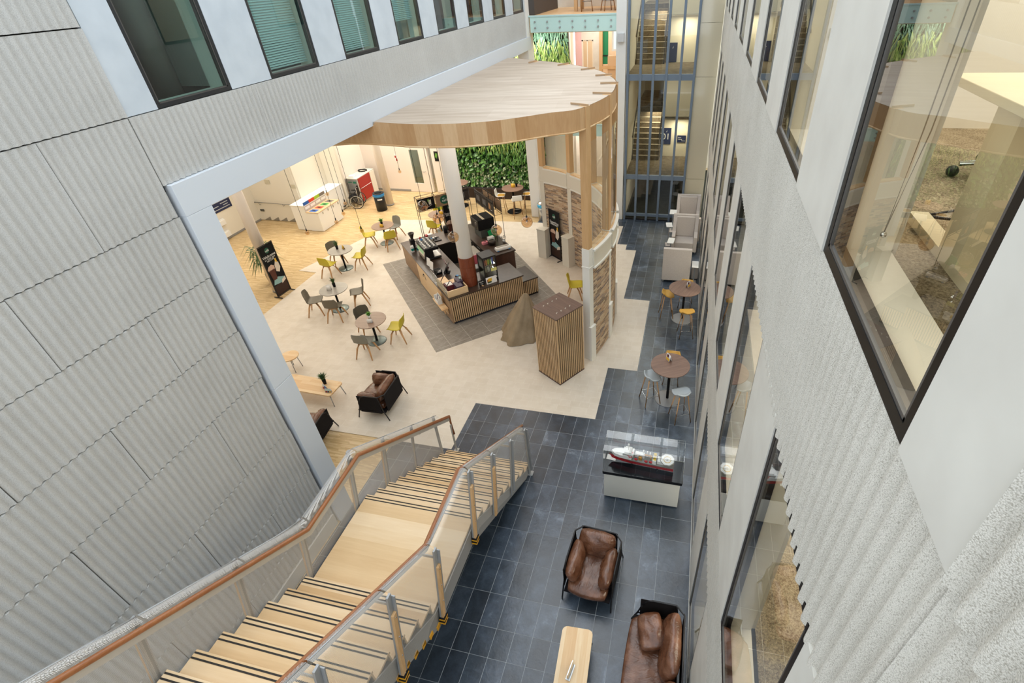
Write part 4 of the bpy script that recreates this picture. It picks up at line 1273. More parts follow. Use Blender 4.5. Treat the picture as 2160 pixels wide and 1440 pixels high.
# ------------------------------------------------------------------ bar tables and stools
b1 = make_table(WALNUT, 'brown round bar table among grey stools, nearer the ship model', 1.05, .44, .30, 'bar_table', 'table', STEELGREY); b1.location = (.02, 9.09, 0); b1['group'] = 'round bar tables'; b1.rotation_euler = (0, 0, .5)
b2 = dup(b1, (.215, 12.54, 0), 1.2, 'brown round bar table among mustard stools, by the grey booths', 'round bar tables')
def make_stool(mat, label):
    t = thing('bar_stool', label, 'stool', (0, 0, 0), 0, 'bar stools by the right wall')
    def fn(u, v):
        s = (u - .5) * 2; q = v
        # u across, v front to back; rear and sides rise to a low rim
        y = .19 - .36 * q
        w = .42 * (1 - .28 * max(0, q - .35) ** 2 * 2.2) * (.86 + .14 * min(1, q * 4))
        z = .745 + .03 * s * s * (.4 + q) + .075 * max(0, q - .62) ** 1.6 * 4.5 - .012 * (1 - q)
        return (s * w / 2, y - .02 * s * s * (1 if q < .2 else 0) + .05 * s * s * max(0, q - .5) * 2, z)
    mb = MB(); mb.sheet(fn, 12, 14, .03); mb.build('seat', mat, t)
    for sx in (-1, 1):
        for sy in (-1, 1):
            mb = MB(); mb.tube([(sx * .10, sy * .09, .73), (sx * .19, sy * .19, 0)], [.017, .012], 8); mb.build('leg', OAKLEG, t)
    mb = MB(); q = .155; z = .24
    mb.tube([(-q, -q, z), (q, -q, z), (q, q, z), (-q, q, z)], .006, 6, True); mb.build('footrest', CHROME, t)
    return t
s1 = make_stool(PALEGR, 'pale grey bar stool on the left of the nearer bar table'); s1.location = (-.385, 8.95, 0); s1.rotation_euler = (0, 0, radians(-62))
dup(s1, (.335, 8.5, 0), radians(25), 'pale grey bar stool in front of the nearer bar table', 'bar stools by the right wall')
s2 = make_stool(OCHRE, 'mustard bar stool on the left of the farther bar table'); s2.location = (-.255, 12.62, 0); s2.rotation_euler = (0, 0, radians(-80))
dup(s2, (.335, 11.74, 0), radians(12), 'mustard bar stool in front of the farther bar table', 'bar stools by the right wall')
dup(s2, (.27, 13.27, 0), radians(175), 'mustard bar stool tucked behind the farther bar table', 'bar stools by the right wall')
dup(s2, (.06, 9.75, 0), radians(180), 'mustard bar stool tucked behind the nearer bar table', 'bar stools by the right wall')
MENU = [(.1, .9, .1, .45, GOLDY), (.15, .6, .5, .9, MAROON)]
leaflet(-.03, 9.25, 1.053, radians(-55), .16, .17, PAPER, 'white and yellow menu card on the nearer bar table', MENU, 'menu_card', 'menu')
leaflet(.30, 12.63, 1.053, radians(60), .16, .17, PAPER, 'white and yellow menu card on the farther bar table', MENU, 'menu_card', 'menu')
# tall table by the plants with white stools
b3 = make_table(WALNUT, 'tall walnut table in front of the living wall', 1.05, .46, .33, 'high_table', 'table', BLACKM, .04); b3.location = (-7.21, 19.69, 0)
b4 = dup(b3, (-9.85, 20.0, 0), 0, 'tall walnut table mostly hidden behind the white column')
def make_high():
    t = thing('high_chair', 'white high stool on the left of the tall walnut table', 'stool', (0, 0, 0), 0, 'white high stools')
    def fn(u, v):
        s = (u - .5) * 2
        pr = [(.2, .73), (.1, .735), (-.05, .73), (-.15, .75), (-.19, .82), (-.21, .92), (-.22, 1.0)]
        k = v * (len(pr) - 1); i = min(int(k), len(pr) - 2); f = k - i
        y = pr[i][0] * (1 - f) + pr[i + 1][0] * f; z = pr[i][1] * (1 - f) + pr[i + 1][1] * f
        return (s * .21 * (1 - .25 * max(0, v - .7)), y + .05 * s * s * max(0, v - .45), z + .02 * s * s * (v < .5))
    mb = MB(); mb.sheet(fn, 8, 16, .014); mb.build('shell', WHITEP, t)
    mb = MB(); mb.disc((0, .03), .17, .742, .758, 24); mb.build('seat_pad', OCHRE, t)
    for sx in (-1, 1):
        for sy in (-1, 1):
            mb = MB(); mb.tube([(sx * .12, sy * .12, .72), (sx * .2, sy * .2, 0)], .013, 8); mb.build('leg', OAKLEG, t)
    mb = MB(); q = .17; mb.tube([(-q, -q, .27), (q, -q, .27), (q, q, .27), (-q, q, .27)], .007, 6, True); mb.build('footrest', CHROME, t)
    return t
hc = make_high(); hc.location = (-7.75, 19.55, 0); hc.rotation_euler = (0, 0, radians(-80))
dup(hc, (-6.87, 19.12, 0), radians(25), 'white high stool in front of the tall walnut table', 'white high stools')
dup(hc, (-6.62, 19.85, 0), radians(100), 'white high stool on the right of the tall walnut table', 'white high stools')
pot(-7.08, 19.85, 1.055, .14, 'grass', 'small plant in a dark pot on the tall walnut table', None, .12, .2)
leaflet(-7.2, 19.75, 1.055, 0, .16, .16, GOLDY, 'yellow card beside the plant on the tall walnut table', None, 'menu_card', 'menu')

# ------------------------------------------------------------------ grey high-backed booths
def booth(label, x, y, rz, W=.88, D=.78, H=1.22):
    """a high-backed seat, front faces +Y in its own space"""
    t = thing('booth_sofa', label, 'sofa', (x, y, 0), rz, 'grey high-backed booth seats')
    w = W / 2; th = .12
    mb = MB(); mb.box(-w, w, -D / 2, -D / 2 + th, .10, H, .012); mb.build('back_panel', PODF, t)
    mb = MB(); mb.box(-w + th, w - th, -D / 2 + th + .001, -D / 2 + th + .10, .44, H - .04, .02); mb.build('back_cushion', PODF, t)
    for s in (-1, 1):
        mb = MB()
        mb.extrude([(-D / 2 + th, .10), (D / 2, .10), (D / 2, .66), (-D / 2 + .36, .70), (-D / 2 + th, H)], 'x', s * w - (th if s > 0 else 0), s * w + (0 if s > 0 else th)); mb.build('side_panel', PODF, t)
    mb = MB(); mb.box(-w + th, w - th, -D / 2 + th, D / 2 - .01, .12, .44, .02); mb.build('seat', PODF, t)
    for sx in (-1, 1):
        for sy in (-1, 1):
            mb = MB(); mb.cyl((sx * (w - .05), sy * (D / 2 - .06), 0), (sx * (w - .05), sy * (D / 2 - .06), .10), .018, n=10); mb.build('foot', STEEL, t)
    return t
booth('grey booth seat nearest the mustard stools, its plain back to the camera', -.09, 14.95, 0)
booth('grey booth seat facing the camera in the middle of the row', .08, 17.05, pi)
booth('grey booth seat in the row with its back to the stair tower glazing', .12, 19.02, pi, .88, .7)
booth('grey booth seat standing back to back behind the middle booth', .16, 17.9, 0, .88, .7, 1.0)
def ledge(label, x, y, z, w, d, rz=0):
    t = thing('arm_table', label, 'table', (x, y, 0), rz, 'small white booth tables')
    mb = MB(); mb.box(-w / 2, w / 2, -d / 2, d / 2, z - .02, z, .003); mb.build('table_top', WHITEP, t)
    mb = MB(); mb.box(-.02, .02, -.02, .02, .02, z - .02); mb.build('stem', STEEL, t)
    mb = MB(); mb.box(-w / 2 + .02, w / 2 - .02, -d / 2 + .03, d / 2 - .03, 0, .02, .004); mb.build('foot', PODF, t)
    return t
ledge('small white table on the right of the nearest booth, by the wall', .49, 14.66, .70, .2, .42)
ledge('small white table left of the nearest booth seat', -.36, 16.1, .78, .22, .42, radians(-6))
ledge('small white table left of the middle booth', -.50, 17.35, .80, .22, .38, radians(8))
ledge('small white table left of the farthest booth', -.42, 18.6, .78, .26, .42)
# low upholstered block by the wall
t = single('booth_block', MB().box(.40, .62, 14.92, 15.4, .0, .42, .02), PODF, 'low grey upholstered block beside the nearest booth', 'seat')
# ------------------------------------------------------------------ cafe bar (turned 45 degrees)
BO = (-6.36, 11.1); B45 = radians(45)
def cw(u, v, z=0):
    s = .70710678
    return (BO[0] + (u - v) * s, BO[1] + (u + v) * s, z)
CT = .91
bar = thing('bar_counter', 'dark topped cafe bar with a slatted front around the white column', 'counter', cw(0, 0), B45)
mb = MB()
mb.prism([(-.02, -.02), (2.42, -.02), (2.42, .98), (.95, .98), (.95, 3.6), (1.75, 3.6), (1.75, 4.6), (-.02, 4.6)], CT - .04, CT)
mb.build('worktop', COUNTER, bar)
mb = MB(); mb.prism([(.05, .05), (2.36, .05), (2.36, .9), (.88, .9), (.88, 3.66), (1.7, 3.66), (1.7, 4.54), (.05, 4.54)], 0, .10); mb.build('plinth', plain('navy_plinth', '#1b2230', .6), bar)
mb = MB(); mb.prism([(.02, .03), (2.38, .03), (2.38, .93), (.92, .93), (.92, 3.63), (1.72, 3.63), (1.72, 4.57), (.02, 4.57)], .10, CT - .04); mb.build('carcass', DARKIN, bar)
mb = MB(); mb.box(.0, .025, 2.93, 4.58, .08, CT - .04); mb.build('side_panel', CSIDE, bar); mb = MB(); mb.box(.0, .025, .0, .62, .06, CT - .04); mb.build('side_panel', CSIDE, bar)
op = MB(); op.box(-.015, .022, .62, 2.93, .06, CT - .03); op = op.build('oak_panel', OAKY, bar)
mb = MB(); mb.at((-.018, 2.25, .55)); 
mb.grid(lambda u, v: (0, (.10 + .05 * v) * cos(pi * (.05 + .95 * u)), (.13 + .05 * v) * sin(pi * (.05 + .95 * u))), 14, 1); mb.build('logo_mark', BLACKM, op)
for k in range(38):
    u = .03 + k * .0625
    mb = MB(); mb.box(u, u + .034, -.012, .03, .10, CT - .045, .003); mb.build('slat', SLATW, bar)
# lower box at the end
lb = thing('low_counter', 'low dark box with slatted front at the right end of the bar', 'counter', cw(2.43, .12), B45)
mb = MB(); mb.box(0, .55, -.02, .86, .57, .61); mb.build('top', COUNTER, lb)
mb = MB(); mb.box(.02, .53, .02, .84, .0, .57); mb.build('carcass', DARKIN, lb)
for k in range(8):
    mb = MB(); u = .03 + k * .0625; mb.box(u, u + .034, -.012, .02, .08, .565, .003); mb.build('slat', SLATW, lb)
for k in range(13):
    mb = MB(); v = .02 + k * .0625; mb.box(.53, .545, v, v + .034, .08, .565, .003); mb.build('slat', SLATW, lb)
# rear counter
rc = thing('back_counter', 'dark walnut rear counter carrying the ovens', 'counter', cw(2.12, 1.66), B45)
mb = MB(); mb.box(0, .9, 0, 2.95, CT - .04, CT); mb.build('worktop', COUNTER, rc)
mb = MB(); mb.box(.05, .86, .03, 2.9, 0, CT - .04); mb.build('carcass', DARKWOOD, rc)
for k in range(4):
    mb = MB(); mb.box(.035, .05, .08 + k * .71, .74 + k * .71, .1, CT - .07, .003); dr = mb.build('door', DARKIN, rc)
    mb = MB(); mb.box(.02, .035, .3 + k * .71, .52 + k * .71, .78, .80); mb.build('handle', STEEL, dr)

# ---- wire shelf frame with pictures
def shelfwing(t, p0, p1, n, dep, z0, z1, panels):
    P0, P1 = Vector(p0), Vector(p1); d = (P1 - P0); L = d.length; d.normalize(); nn = Vector((-d.y, d.x))
    def pt(s, o, z): q = P0 + d * s + nn * o; return (q.x, q.y, z)
    for o in (0, dep):
        for z in (z0, z1, z1 - .1) if o == 0 else (z0, z1):
            mb = MB(); mb.tube([pt(0, o, z), pt(L, o, z)], .011, 6); mb.build('rail', BLACK, t)
    for k in range(n + 1):
        s = L * k / n
        for o in (0, dep):
            mb = MB(); mb.tube([pt(s, o, z0 if 0 < k < n else CT), pt(s, o, z1 + (.0))], .011, 6); mb.build('upright', BLACK, t)
        for z in (z0, z1):
            mb = MB(); mb.tube([pt(s, 0, z), pt(s, dep, z)], .009, 6); mb.build('cross_bar', BLACK, t)
    for k, kind in enumerate(panels):
        s0, s1 = L * k / n + .02, L * (k + 1) / n - .02
        a, b = pt(s0, .005, 0), pt(s1, .005, 0)
        mb = MB(); o = -.006
        q = [pt(s0, .0, z0 + .02), pt(s1, .0, z0 + .02), pt(s1, .0, z1 - .03), pt(s0, .0, z1 - .03)]
        q2 = [pt(s0, .012, z0 + .02), pt(s1, .012, z0 + .02), pt(s1, .012, z1 - .03), pt(s0, .012, z1 - .03)]
        A = [mb.V(x) for x in q]; Bq = [mb.V(x) for x in q2]
        mb.F(A); mb.F(Bq[::-1])
        for i in range(4): mb.F([A[i], Bq[i], Bq[(i + 1) % 4], A[(i + 1) % 4]])
        pn = mb.build('panel', {'photo': BLACKM, 'cafe': CSIDE, 'plain': CSIDE, 'dark': CHALK, 'chalk': CHALK, 'chalk2': CHALK}[kind], t)
        mid = P0 + d * ((s0 + s1) / 2) - nn * .003; zc = (z0 + z1) / 2
        M = plane_matrix((mid.x, mid.y, zc), (d.x, d.y, 0), (0, 0, 1))
        def decal(nm, m, pts):
            mm = MB(); mm.M = M; mm.F([mm.V((x, y, .002)) for x, y in pts]); mm.build(nm, m, pn, fix=False)
        if kind == 'cafe':
            decal('green_oval', LEAFGREEN, [(.16 * cos(a * pi / 16) + .02, .155 * sin(a * pi / 16)) for a in range(32)])
            text('lettering', 'café', .125, INKW, pn, M @ Matrix.Translation((.02, -.03, .004)))
            text('lettering', 'deli', .055, INKW, pn, M @ Matrix.Translation((-.02, .055, .004)), italic=.3)
        if kind == 'photo':
            r = random.Random(4)
            decal('picture_glass', plain('milk_white', '#dcdccb', .5), [(.08, -.05), (.16, -.05), (.17, .11), (.07, .11)])
            decal('picture_lime', LEAFG, [(.05, .06), (.11, .05), (.11, .15), (.05, .15)])
            for i in range(5): decal('picture_cake', [plain('cake_brown', '#a35f35', .6), plain('cake_tan', '#d19a66', .6)][i % 2] if 'cake_brown' not in MATS else MATS[['cake_brown', 'cake_tan'][i % 2]], [(-.2 + i * .045, -.16 + .02 * (i % 3)), (-.14 + i * .045, -.16 + .02 * (i % 3)), (-.13 + i * .045, -.08 + .03 * (i % 3)), (-.19 + i * .045, -.09 + .03 * (i % 2))])
            decal('picture_plate', plain('plate_grey', '#a9a9ad', .4), [(-.1, -.17), (.18, -.08), (.19, -.06), (-.1, -.15)])
        if kind in ('chalk', 'chalk2', 'dark'):
            r = random.Random(len(t.children))
            for i in range(5 if kind != 'chalk2' else 2):
                x = -.12 + i * .055
                decal('chalk_mark', MATS['plate_grey'] if 'plate_grey' in MATS else PAPER, [(x, -.1 + .02 * r.random()), (x + .02, -.1), (x + .025, .08 + .03 * r.random()), (x + .008, .1)])
            if kind == 'chalk2':
                decal('food_picture', MATS.get('cake_tan', TANP), [(-.13, -.1), (-.02, -.12), (.03, .02), (-.05, .12), (-.12, .08)]); decal('caption', PAPER, [(.0, -.13), (.13, -.13), (.13, -.11), (.0, -.11)])
sh = thing('shelf_frame', 'black wire frame of picture panels standing over the cafe bar', 'shelf', (0, 0, 0))
shelfwing(sh, cw(.78, 4.30)[:2], cw(2.66, 4.30)[:2], 3, .24, 1.93, 2.40, ['photo', 'cafe', 'dark'])
shelfwing(sh, cw(2.80, 4.10)[:2], cw(2.80, 2.58)[:2], 3, .28, 1.86, 2.36, ['dark', 'chalk', 'chalk2'])
mb = MB(); a = cw(3.09, 4.1); b = cw(3.09, 2.6)
mb.F([mb.V((a[0], a[1], 1.9)), mb.V((b[0], b[1], 1.9)), mb.V((b[0], b[1], 2.3)), mb.V((a[0], a[1], 2.3))]); mb.build('outer_board', CSIDE, sh)

# ---- roller banner stands
def banner(label, p0, p1, h, lines, logo=True):
    P0, P1 = Vector(p0), Vector(p1); d = P1 - P0; w = d.length; d.normalize(); n = Vector((d.y, -d.x))
    c = (P0 + P1) / 2
    t = thing('banner_stand', label, 'banner', (c.x, c.y, 0.004), atan2(d.y, d.x), 'black cafe banners')
    mb = MB()
    for s in (-1, 1): mb.box(s * w / 2 - .012, s * w / 2 + .012, -.012, .012, 0, h)
    mb.box(-w / 2, w / 2, -.01, .01, h - .02, h); mb.box(-w / 2, w / 2, -.01, .01, .02, .04); mb.build('frame', BLACK, t)
    for s in (-1, 1):
        mb = MB(); mb.box(s * w / 2 - .015, s * w / 2 + .015, -.17, .17, 0, .022); mb.build('foot', BLACK, t)
    mb = MB(); mb.box(-w / 2 + .02, w / 2 - .02, -.004, .004, .05, h - .03); bn = mb.build('print', BLACKM, t)
    def dec(nm, m, pts, o=.006):
        mm = MB(); mm.F([mm.V((x * w, -o, z * h)) for x, z in pts]); mm.build(nm, m, bn, fix=False)
    k = w / h
    M0 = plane_matrix((0, -.008, 0), (1, 0, 0), (0, 0, 1))
    dec('logo', LEAFGREEN, [(.15 * cos(a * pi / 12), .88 + .15 * k * 1.05 * sin(a * pi / 12)) for a in range(24)])
    text('logo_text', 'café', .085 * w / .5, INKW, bn, M0 @ Matrix.Translation((0, .876 * h, 0)))
    for (s, sz, zz) in lines: text('lettering', s, sz * w / .5, INKW, bn, M0 @ Matrix.Translation((0, zz * h, 0)))
    br = MATS.get('drink_brown') or plain('drink_brown', '#54281a', .6)
    fo = MATS.get('foam') or plain('foam', '#d8b7a3', .6)
    td = MATS.get('table_dark') or plain('table_dark', '#32190f', .6)
    na = MATS.get('napkin_teal') or plain('napkin_teal', '#8fb9bb', .6)
    cr = MATS.get('cream_white') or plain('cream_white', '#e4d8ca', .6)
    dec('table_picture', td, [(-.45, .04), (.45, .04), (.45, .26), (-.45, .22)], .005)
    dec('napkin', na, [(-.42, .25), (.2, .22), (.44, .3), (.0, .36), (-.3, .33)], .0055)
    dec('napkin', cr, [(.12, .20), (.46, .24), (.46, .30), (.2, .27)], .0058)
    dec('drink_glass', br, [(-.33, .33), (-.05, .33), (.02, .53), (-.4, .53)])
    dec('foam_top', fo, [(-.42, .52), (.04, .52), (.06, .58), (-.1, .62), (-.34, .60), (-.44, .56)])
    dec('cream_swirl', cr, [(.06, .46), (.26, .42), (.42, .5), (.4, .6), (.24, .65), (.1, .58)])
    dec('straw', GOLDY, [(.24, .62), (.36, .6), (.33, .69), (.22, .68)], .007)
    return t
banner('black banner stand reading Welcome beside the left column', (-12.86, 11.60), (-12.82, 12.17), 1.82, [('Welcome', .115, .775), ('AT YOUR NEW', .055, .725), ('DELI CAFÉ', .055, .695)])
banner('black banner stand leaning against the brick rotunda wall', (-4.58, 15.86), (-4.13, 15.50), 1.82, [('Something', .10, .76), ('different?', .10, .72)])
banner('black banner stand behind the white column under the shelf frame', cw(1.80, 4.95)[:2], cw(2.30, 4.88)[:2], 1.82, [('Something', .10, .76), ('different?', .10, .72)])

# ---- tall slatted cabinet and the covered machine
ang = atan2(.705, .455)
kc = (-2.62, 9.085)
ks = thing('slatted_cabinet', 'tall slatted timber cabinet with a dark brown top in front of the brick wall', 'cabinet', (kc[0], kc[1], 0.003), ang)
KW, KD = .86, .80
mb = MB(); mb.box(.02, KW - .02, .02, KD - .02, .0, 1.97); mb.build('carcass', GAPDARK, ks)
mb = MB(); mb.box(-.015, KW + .015, -.015, KD + .015, 1.97, 2.0, .004); kt = mb.build('top', KTOP, ks)
mb = MB(); mb.box(-.004, KW + .004, -.004, KD + .004, 0, .04); mb.build('plinth', DARKWOOD, ks)
ns = 14
for k in range(ns):
    u = .0 + (KW - .03) * k / (ns - 1); v = (KD - .03) * k / (ns - 1)
    mb = MB(); mb.box(u, u + .03, -.006, .02, .04, 1.968, .003); mb.build('slat', SLATW, ks)
    mb = MB(); mb.box(-.006, .02, v, v + .03, .04, 1.968, .003); mb.build('slat', SLATW, ks)
    mb = MB(); mb.box(KW - .02, KW + .006, v, v + .03, .04, 1.968, .003); mb.build('slat', SLATW, ks)
for r_ in range(2):
    for k in range(4):
        mb = MB(); cx = .2 + .14 * k; cy = .17 + .46 * r_
        mb.at((cx, cy, 2.0), .6)
        mb.tube([(.022 * cos(a * pi / 8), .022 * sin(a * pi / 8), .004) for a in range(9)], .005, 6); mb.build('hook', CREAM, kt)
tp = thing('covered_machine', 'machine standing under a beige tarpaulin beside the slatted cabinet', 'cover', (-4.22, 10.98, .004), radians(10))
def tarpf(u, v):
    a = 2 * pi * u
    rt_ = .05 + .02 * cos(2 * a); rb = .60
    z = 1.33 * (1 - v)
    k = v ** .95
    lump = .06 * sin(3 * a + 1) * v + .045 * sin(7 * a + 2 * v) * v + .03 * sin(11 * a + 5 * v) * v
    r = rt_ + (rb - rt_) * k + lump
    sx = 1.05; sy = .85
    return (r * cos(a) * sx + .22 * (1 - v), r * sin(a) * sy + .06 * (1 - v), max(0.004, z + .03 * sin(5 * a) * (1 - v) * v * 4) if v < .98 else .004)
mb = MB(); mb.grid(tarpf, 48, 20, True, None, True)
mb.grid(lambda u, v: (tarpf(u, 0)[0] * v + .22 * (1 - v), tarpf(u, 0)[1] * v + .06 * (1 - v), tarpf(u, 0)[2] + .03 * (1 - v * v)), 48, 4, True, None, True)
mb.build('tarpaulin', TARP, tp)
mb = MB(); mb.tube([(tarpf(k / 40, .97)[0] * 1.015, tarpf(k / 40, .97)[1] * 1.015, .022 + .008 * sin(k)) for k in range(40)], .012, 6, True); mb.build('hem', TARP, tp)

# ---- things on the bar
def onbar(name, label, cat, u, v, z=CT, rz=0, group=None): return thing(name, label, cat, cw(u, v, z + .001), B45 + rz, group)
# boxed display of purple packets
bx = onbar('display_tray', 'pale wooden tray box of purple packets on the front corner of the bar', 'box', 0, 0)
mb = MB(); mb.box(.02, .64, .06, .10, 0, .20); mb.box(.02, .05, .10, 1.02, 0, .20); mb.box(.61, .64, .10, .62, 0, .20); mb.box(.05, .61, .10, 1.02, 0, .03); mb.box(.05, .3, .62, 1.02, .17, .20); mb.build('tray', OAK, bx)
for k, (u, v, w, d, h, m, lab) in enumerate([(.33, .10, .2, .32, .24, PURPLE, 'purple packet box at the front of the wooden tray'), (.45, .34, .17, .3, .26, PURPLE, 'purple packet box at the back of the wooden tray'), (.10, .36, .24, .26, .205, MAROON, 'maroon box with a white lid card in the wooden tray')]):
    o = onbar('packet_box', lab, 'box', u, v, CT + .031); 
    mb = MB(); mb.box(0, w, 0, d, 0, h - .03, .004); mb.build('carton', m, o)
    if k == 2: mb = MB(); mb.box(.05, .21, .03, .24, h - .029, h - .025); mb.build('lid_card', PAPER, o)
o = onbar('glass_cup', 'small mint glass cup standing on the purple packets', 'cup', .58, .46, CT + .262); mb = MB(); mb.lathe([(0, 0), (.026, 0), (.032, .07), (.028, .07), (.024, .01), (0, .01)], 14); mb.build('cup', MINT, o)
# sneeze screens: black bent bars with glass
for k, (v, lab) in enumerate([(.18, 'nearest the slatted corner'), (.62, 'in the middle of the bar side'), (1.05, 'beside the payment terminal')]):
    o = onbar('screen_bracket', 'black bent bar holding the glass screen, ' + lab, 'bracket', .05, v, CT, 0, 'glass screen brackets')
    mb = MB(); mb.tube([(0, 0, 0), (0, 0, .30), (.14, .02, .46)], .012, 6); mb.build('bar', BLACK, o)
    mb = MB(); mb.disc((0, 0), .03, 0, .008, 12); mb.build('foot', BLACK, o)
o = onbar('glass_screen', 'clear glass screen along the side of the bar', 'screen', .012, .06); mb = MB(); mb.box(-.004, .0, 0, 1.35, .05, .34); mb.build('pane', GLASS_C, o)
# payment terminal, tablet till
o = onbar('till_screen', 'black tablet till standing on the bar near the wooden tray', 'till', .55, 1.55, CT, radians(60))
mb = MB(); mb.M = Matrix.Translation((0, 0, .17)) @ Matrix.Rotation(radians(-55), 4, 'X'); mb.box(-.17, .17, -.12, .12, -.012, .012, .006); mb.build('screen', BLACK, o)
mb = MB(); mb.cyl((0, .02, 0), (0, .0, .17), .03, n=12); mb.box(-.1, .1, -.09, .09, 0, .015, .004); mb.build('stand', BLACKM, o)
o = onbar('card_reader', 'small black and blue card reader behind the wooden tray', 'reader', .72, 1.08, CT, .5); mb = MB(); mb.box(-.05, .05, -.08, .08, 0, .05, .01); mb.build('body', BLACK, o); mb = MB(); mb.box(-.035, .035, -.02, .06, .05, .054); mb.build('screen', BLUEBAG, o)
o = onbar('receipt_printer', 'black receipt printer behind the glass screen', 'printer', .30, 1.66, CT, .1); mb = MB(); mb.box(-.1, .1, -.1, .1, 0, .14, .015); mb.build('body', BLACKM, o); mb = MB(); mb.box(-.06, .06, -.105, -.09, .08, .15); mb.build('paper_slip', PAPER, o)
o = onbar('menu_board', 'maroon and white menu folder propped on the bar', 'menu', .72, 1.95, CT, radians(80)); mb = MB(); mb.M = Matrix.Rotation(radians(-20), 4, 'X'); mb.box(-.13, .13, -.01, .01, 0, .22); mb.build('cover', MAROON, o); mb = MB(); mb.M = Matrix.Rotation(radians(-20), 4, 'X'); mb.box(-.11, .11, -.012, -.0101, .02, .2); mb.build('page', PAPER, o)
for k, (v, lab) in enumerate([(2.02, 'white price card behind the glass screen'), (2.32, 'white price card beside the espresso machine')]):
    o = onbar('price_card', lab, 'card', .2, v, CT, radians(-80)); mb = MB(); mb.M = Matrix.Rotation(radians(-12), 4, 'X'); mb.box(-.1, .1, -.003, .003, 0, .28); mb.build('card', PAPER, o); mb = MB(); mb.box(-.1, .1, -.01, .05, 0, .01); mb.build('foot', BLACK, o)
# espresso machine
o = onbar('espresso_machine', 'chrome and black espresso machine loaded with white cups', 'coffee machine', .52, 3.05)
mb = MB(); mb.box(-.26, .26, -.42, .42, .02, .07, .01); mb.box(-.26, .02, -.42, .42, .07, .36, .02); mb.box(-.26, .22, -.42, .42, .32, .43, .02); mb.build('body', BLACK, o)
mb = MB(); mb.M = Matrix.Translation((-.265, 0, .26)) @ Matrix.Rotation(radians(14), 4, 'Y'); mb.box(-.012, .0, -.40, .40, -.17, .19, .01); bp = mb.build('back_plate', CHROME, o)
mb = MB(); mb.M = Matrix.Translation((-.279, 0, .26)) @ Matrix.Rotation(radians(14), 4, 'Y'); mb.box(-.003, 0, -.3, .3, -.04, .08); mb.build('green_stripe', plain('pale_green', '#9fd3a8', .4), bp)
for k in range(2):
    mb = MB(); y = -.2 + .4 * k; mb.cyl((.12, y, .24), (.12, y, .32), .045, n=14); mb.cyl((.14, y, .25), (.30, y, .22), .014, n=8); mb.build('group_head', CHROME, o)
for y in (-.38, .38):
    mb = MB(); mb.tube([(.2, y, .33), (.27, y, .25), (.28, y, .12)], .008, 6); mb.build('steam_wand', CHROME, o)
mb = MB(); mb.box(.03, .27, -.38, .38, .07, .085); mb.build('drip_tray', STEEL, o)
mb = MB(); mb.tube([(-.24, -.40, .45), (.2, -.40, .45), (.2, .40, .45), (-.24, .40, .45)], .007, 6, True); mb.build('cup_rail', CHROME, o)
r = random.Random(9); cupm = [WHITEP, WHITEP, WHITEP, WHITEP, RED, BLUEBAG]
first = None
for i in range(6):
    for j in range(3):
        if first is None:
            c_ = onbar('coffee_cup', 'white cup upside down on the espresso machine', 'cup', 0, 0, 0, 0, 'cups on the espresso machine'); mb = MB(); mb.lathe([(0, .055), (.022, .055), (.03, .04), (.037, 0), (.033, 0), (.026, .04), (0, .048)], 14); mb.build('cup', WHITEP, c_); mb = MB(); mb.tube([(.033, 0, .01), (.052, 0, .02), (.05, 0, .038), (.03, 0, .042)], .004, 6); mb.build('cup_handle', WHITEP, c_); first = c_; cc = c_
        else: cc = dup(first, (0, 0, 0), r.uniform(0, 6))
        cc.location = cw(.52 - .18 + .14 * j, 3.05 - .34 + .135 * i, CT + .434)
for k, (m, lab, v) in enumerate([(RED, 'red cup among the white ones at the back of the espresso machine', 3.40), (BLUEBAG, 'blue cup among the white ones at the back of the espresso machine', 3.27)]):
    cc = dup(first, cw(.40, v, CT + .492), 0, lab, 'coloured cups on the espresso machine'); paint(cc, {'cup': m, 'cup_handle': m})
# grinder
o = onbar('coffee_grinder', 'black coffee grinder with a dark bean hopper at the far left of the bar', 'grinder', .24, 3.86)
mb = MB(); mb.box(-.1, .12, -.1, .1, 0, .06, .015); mb.box(-.1, .06, -.08, .08, .06, .36, .03); mb.build('body', BLACK, o)
mb = MB(); mb.lathe([(.03, .36), (.05, .40), (.10, .54), (.105, .57), (.09, .57), (.04, .42), (0, .42)], 18); mb.build('hopper', plain('smoke_hopper', '#2c2620', .15), o)
mb = MB(); mb.cyl((.06, 0, .24), (.13, 0, .24), .02, n=10); mb.build('chute', CHROME, o)
o = onbar('milk_carton', 'white and teal carton leaning beside the coffee grinder', 'carton', .12, 3.62); mb = MB(); mb.box(-.045, .045, -.045, .045, 0, .2); mb.extrude([(-.045, .2), (.045, .2), (0, .25)], 'x', -.045, .045); mb.build('carton', WHITEP, o); mb = MB(); mb.box(-.0465, .0465, -.0465, .0465, .06, .14); mb.build('band', plain('teal_band', '#1f8f8a', .5), o)
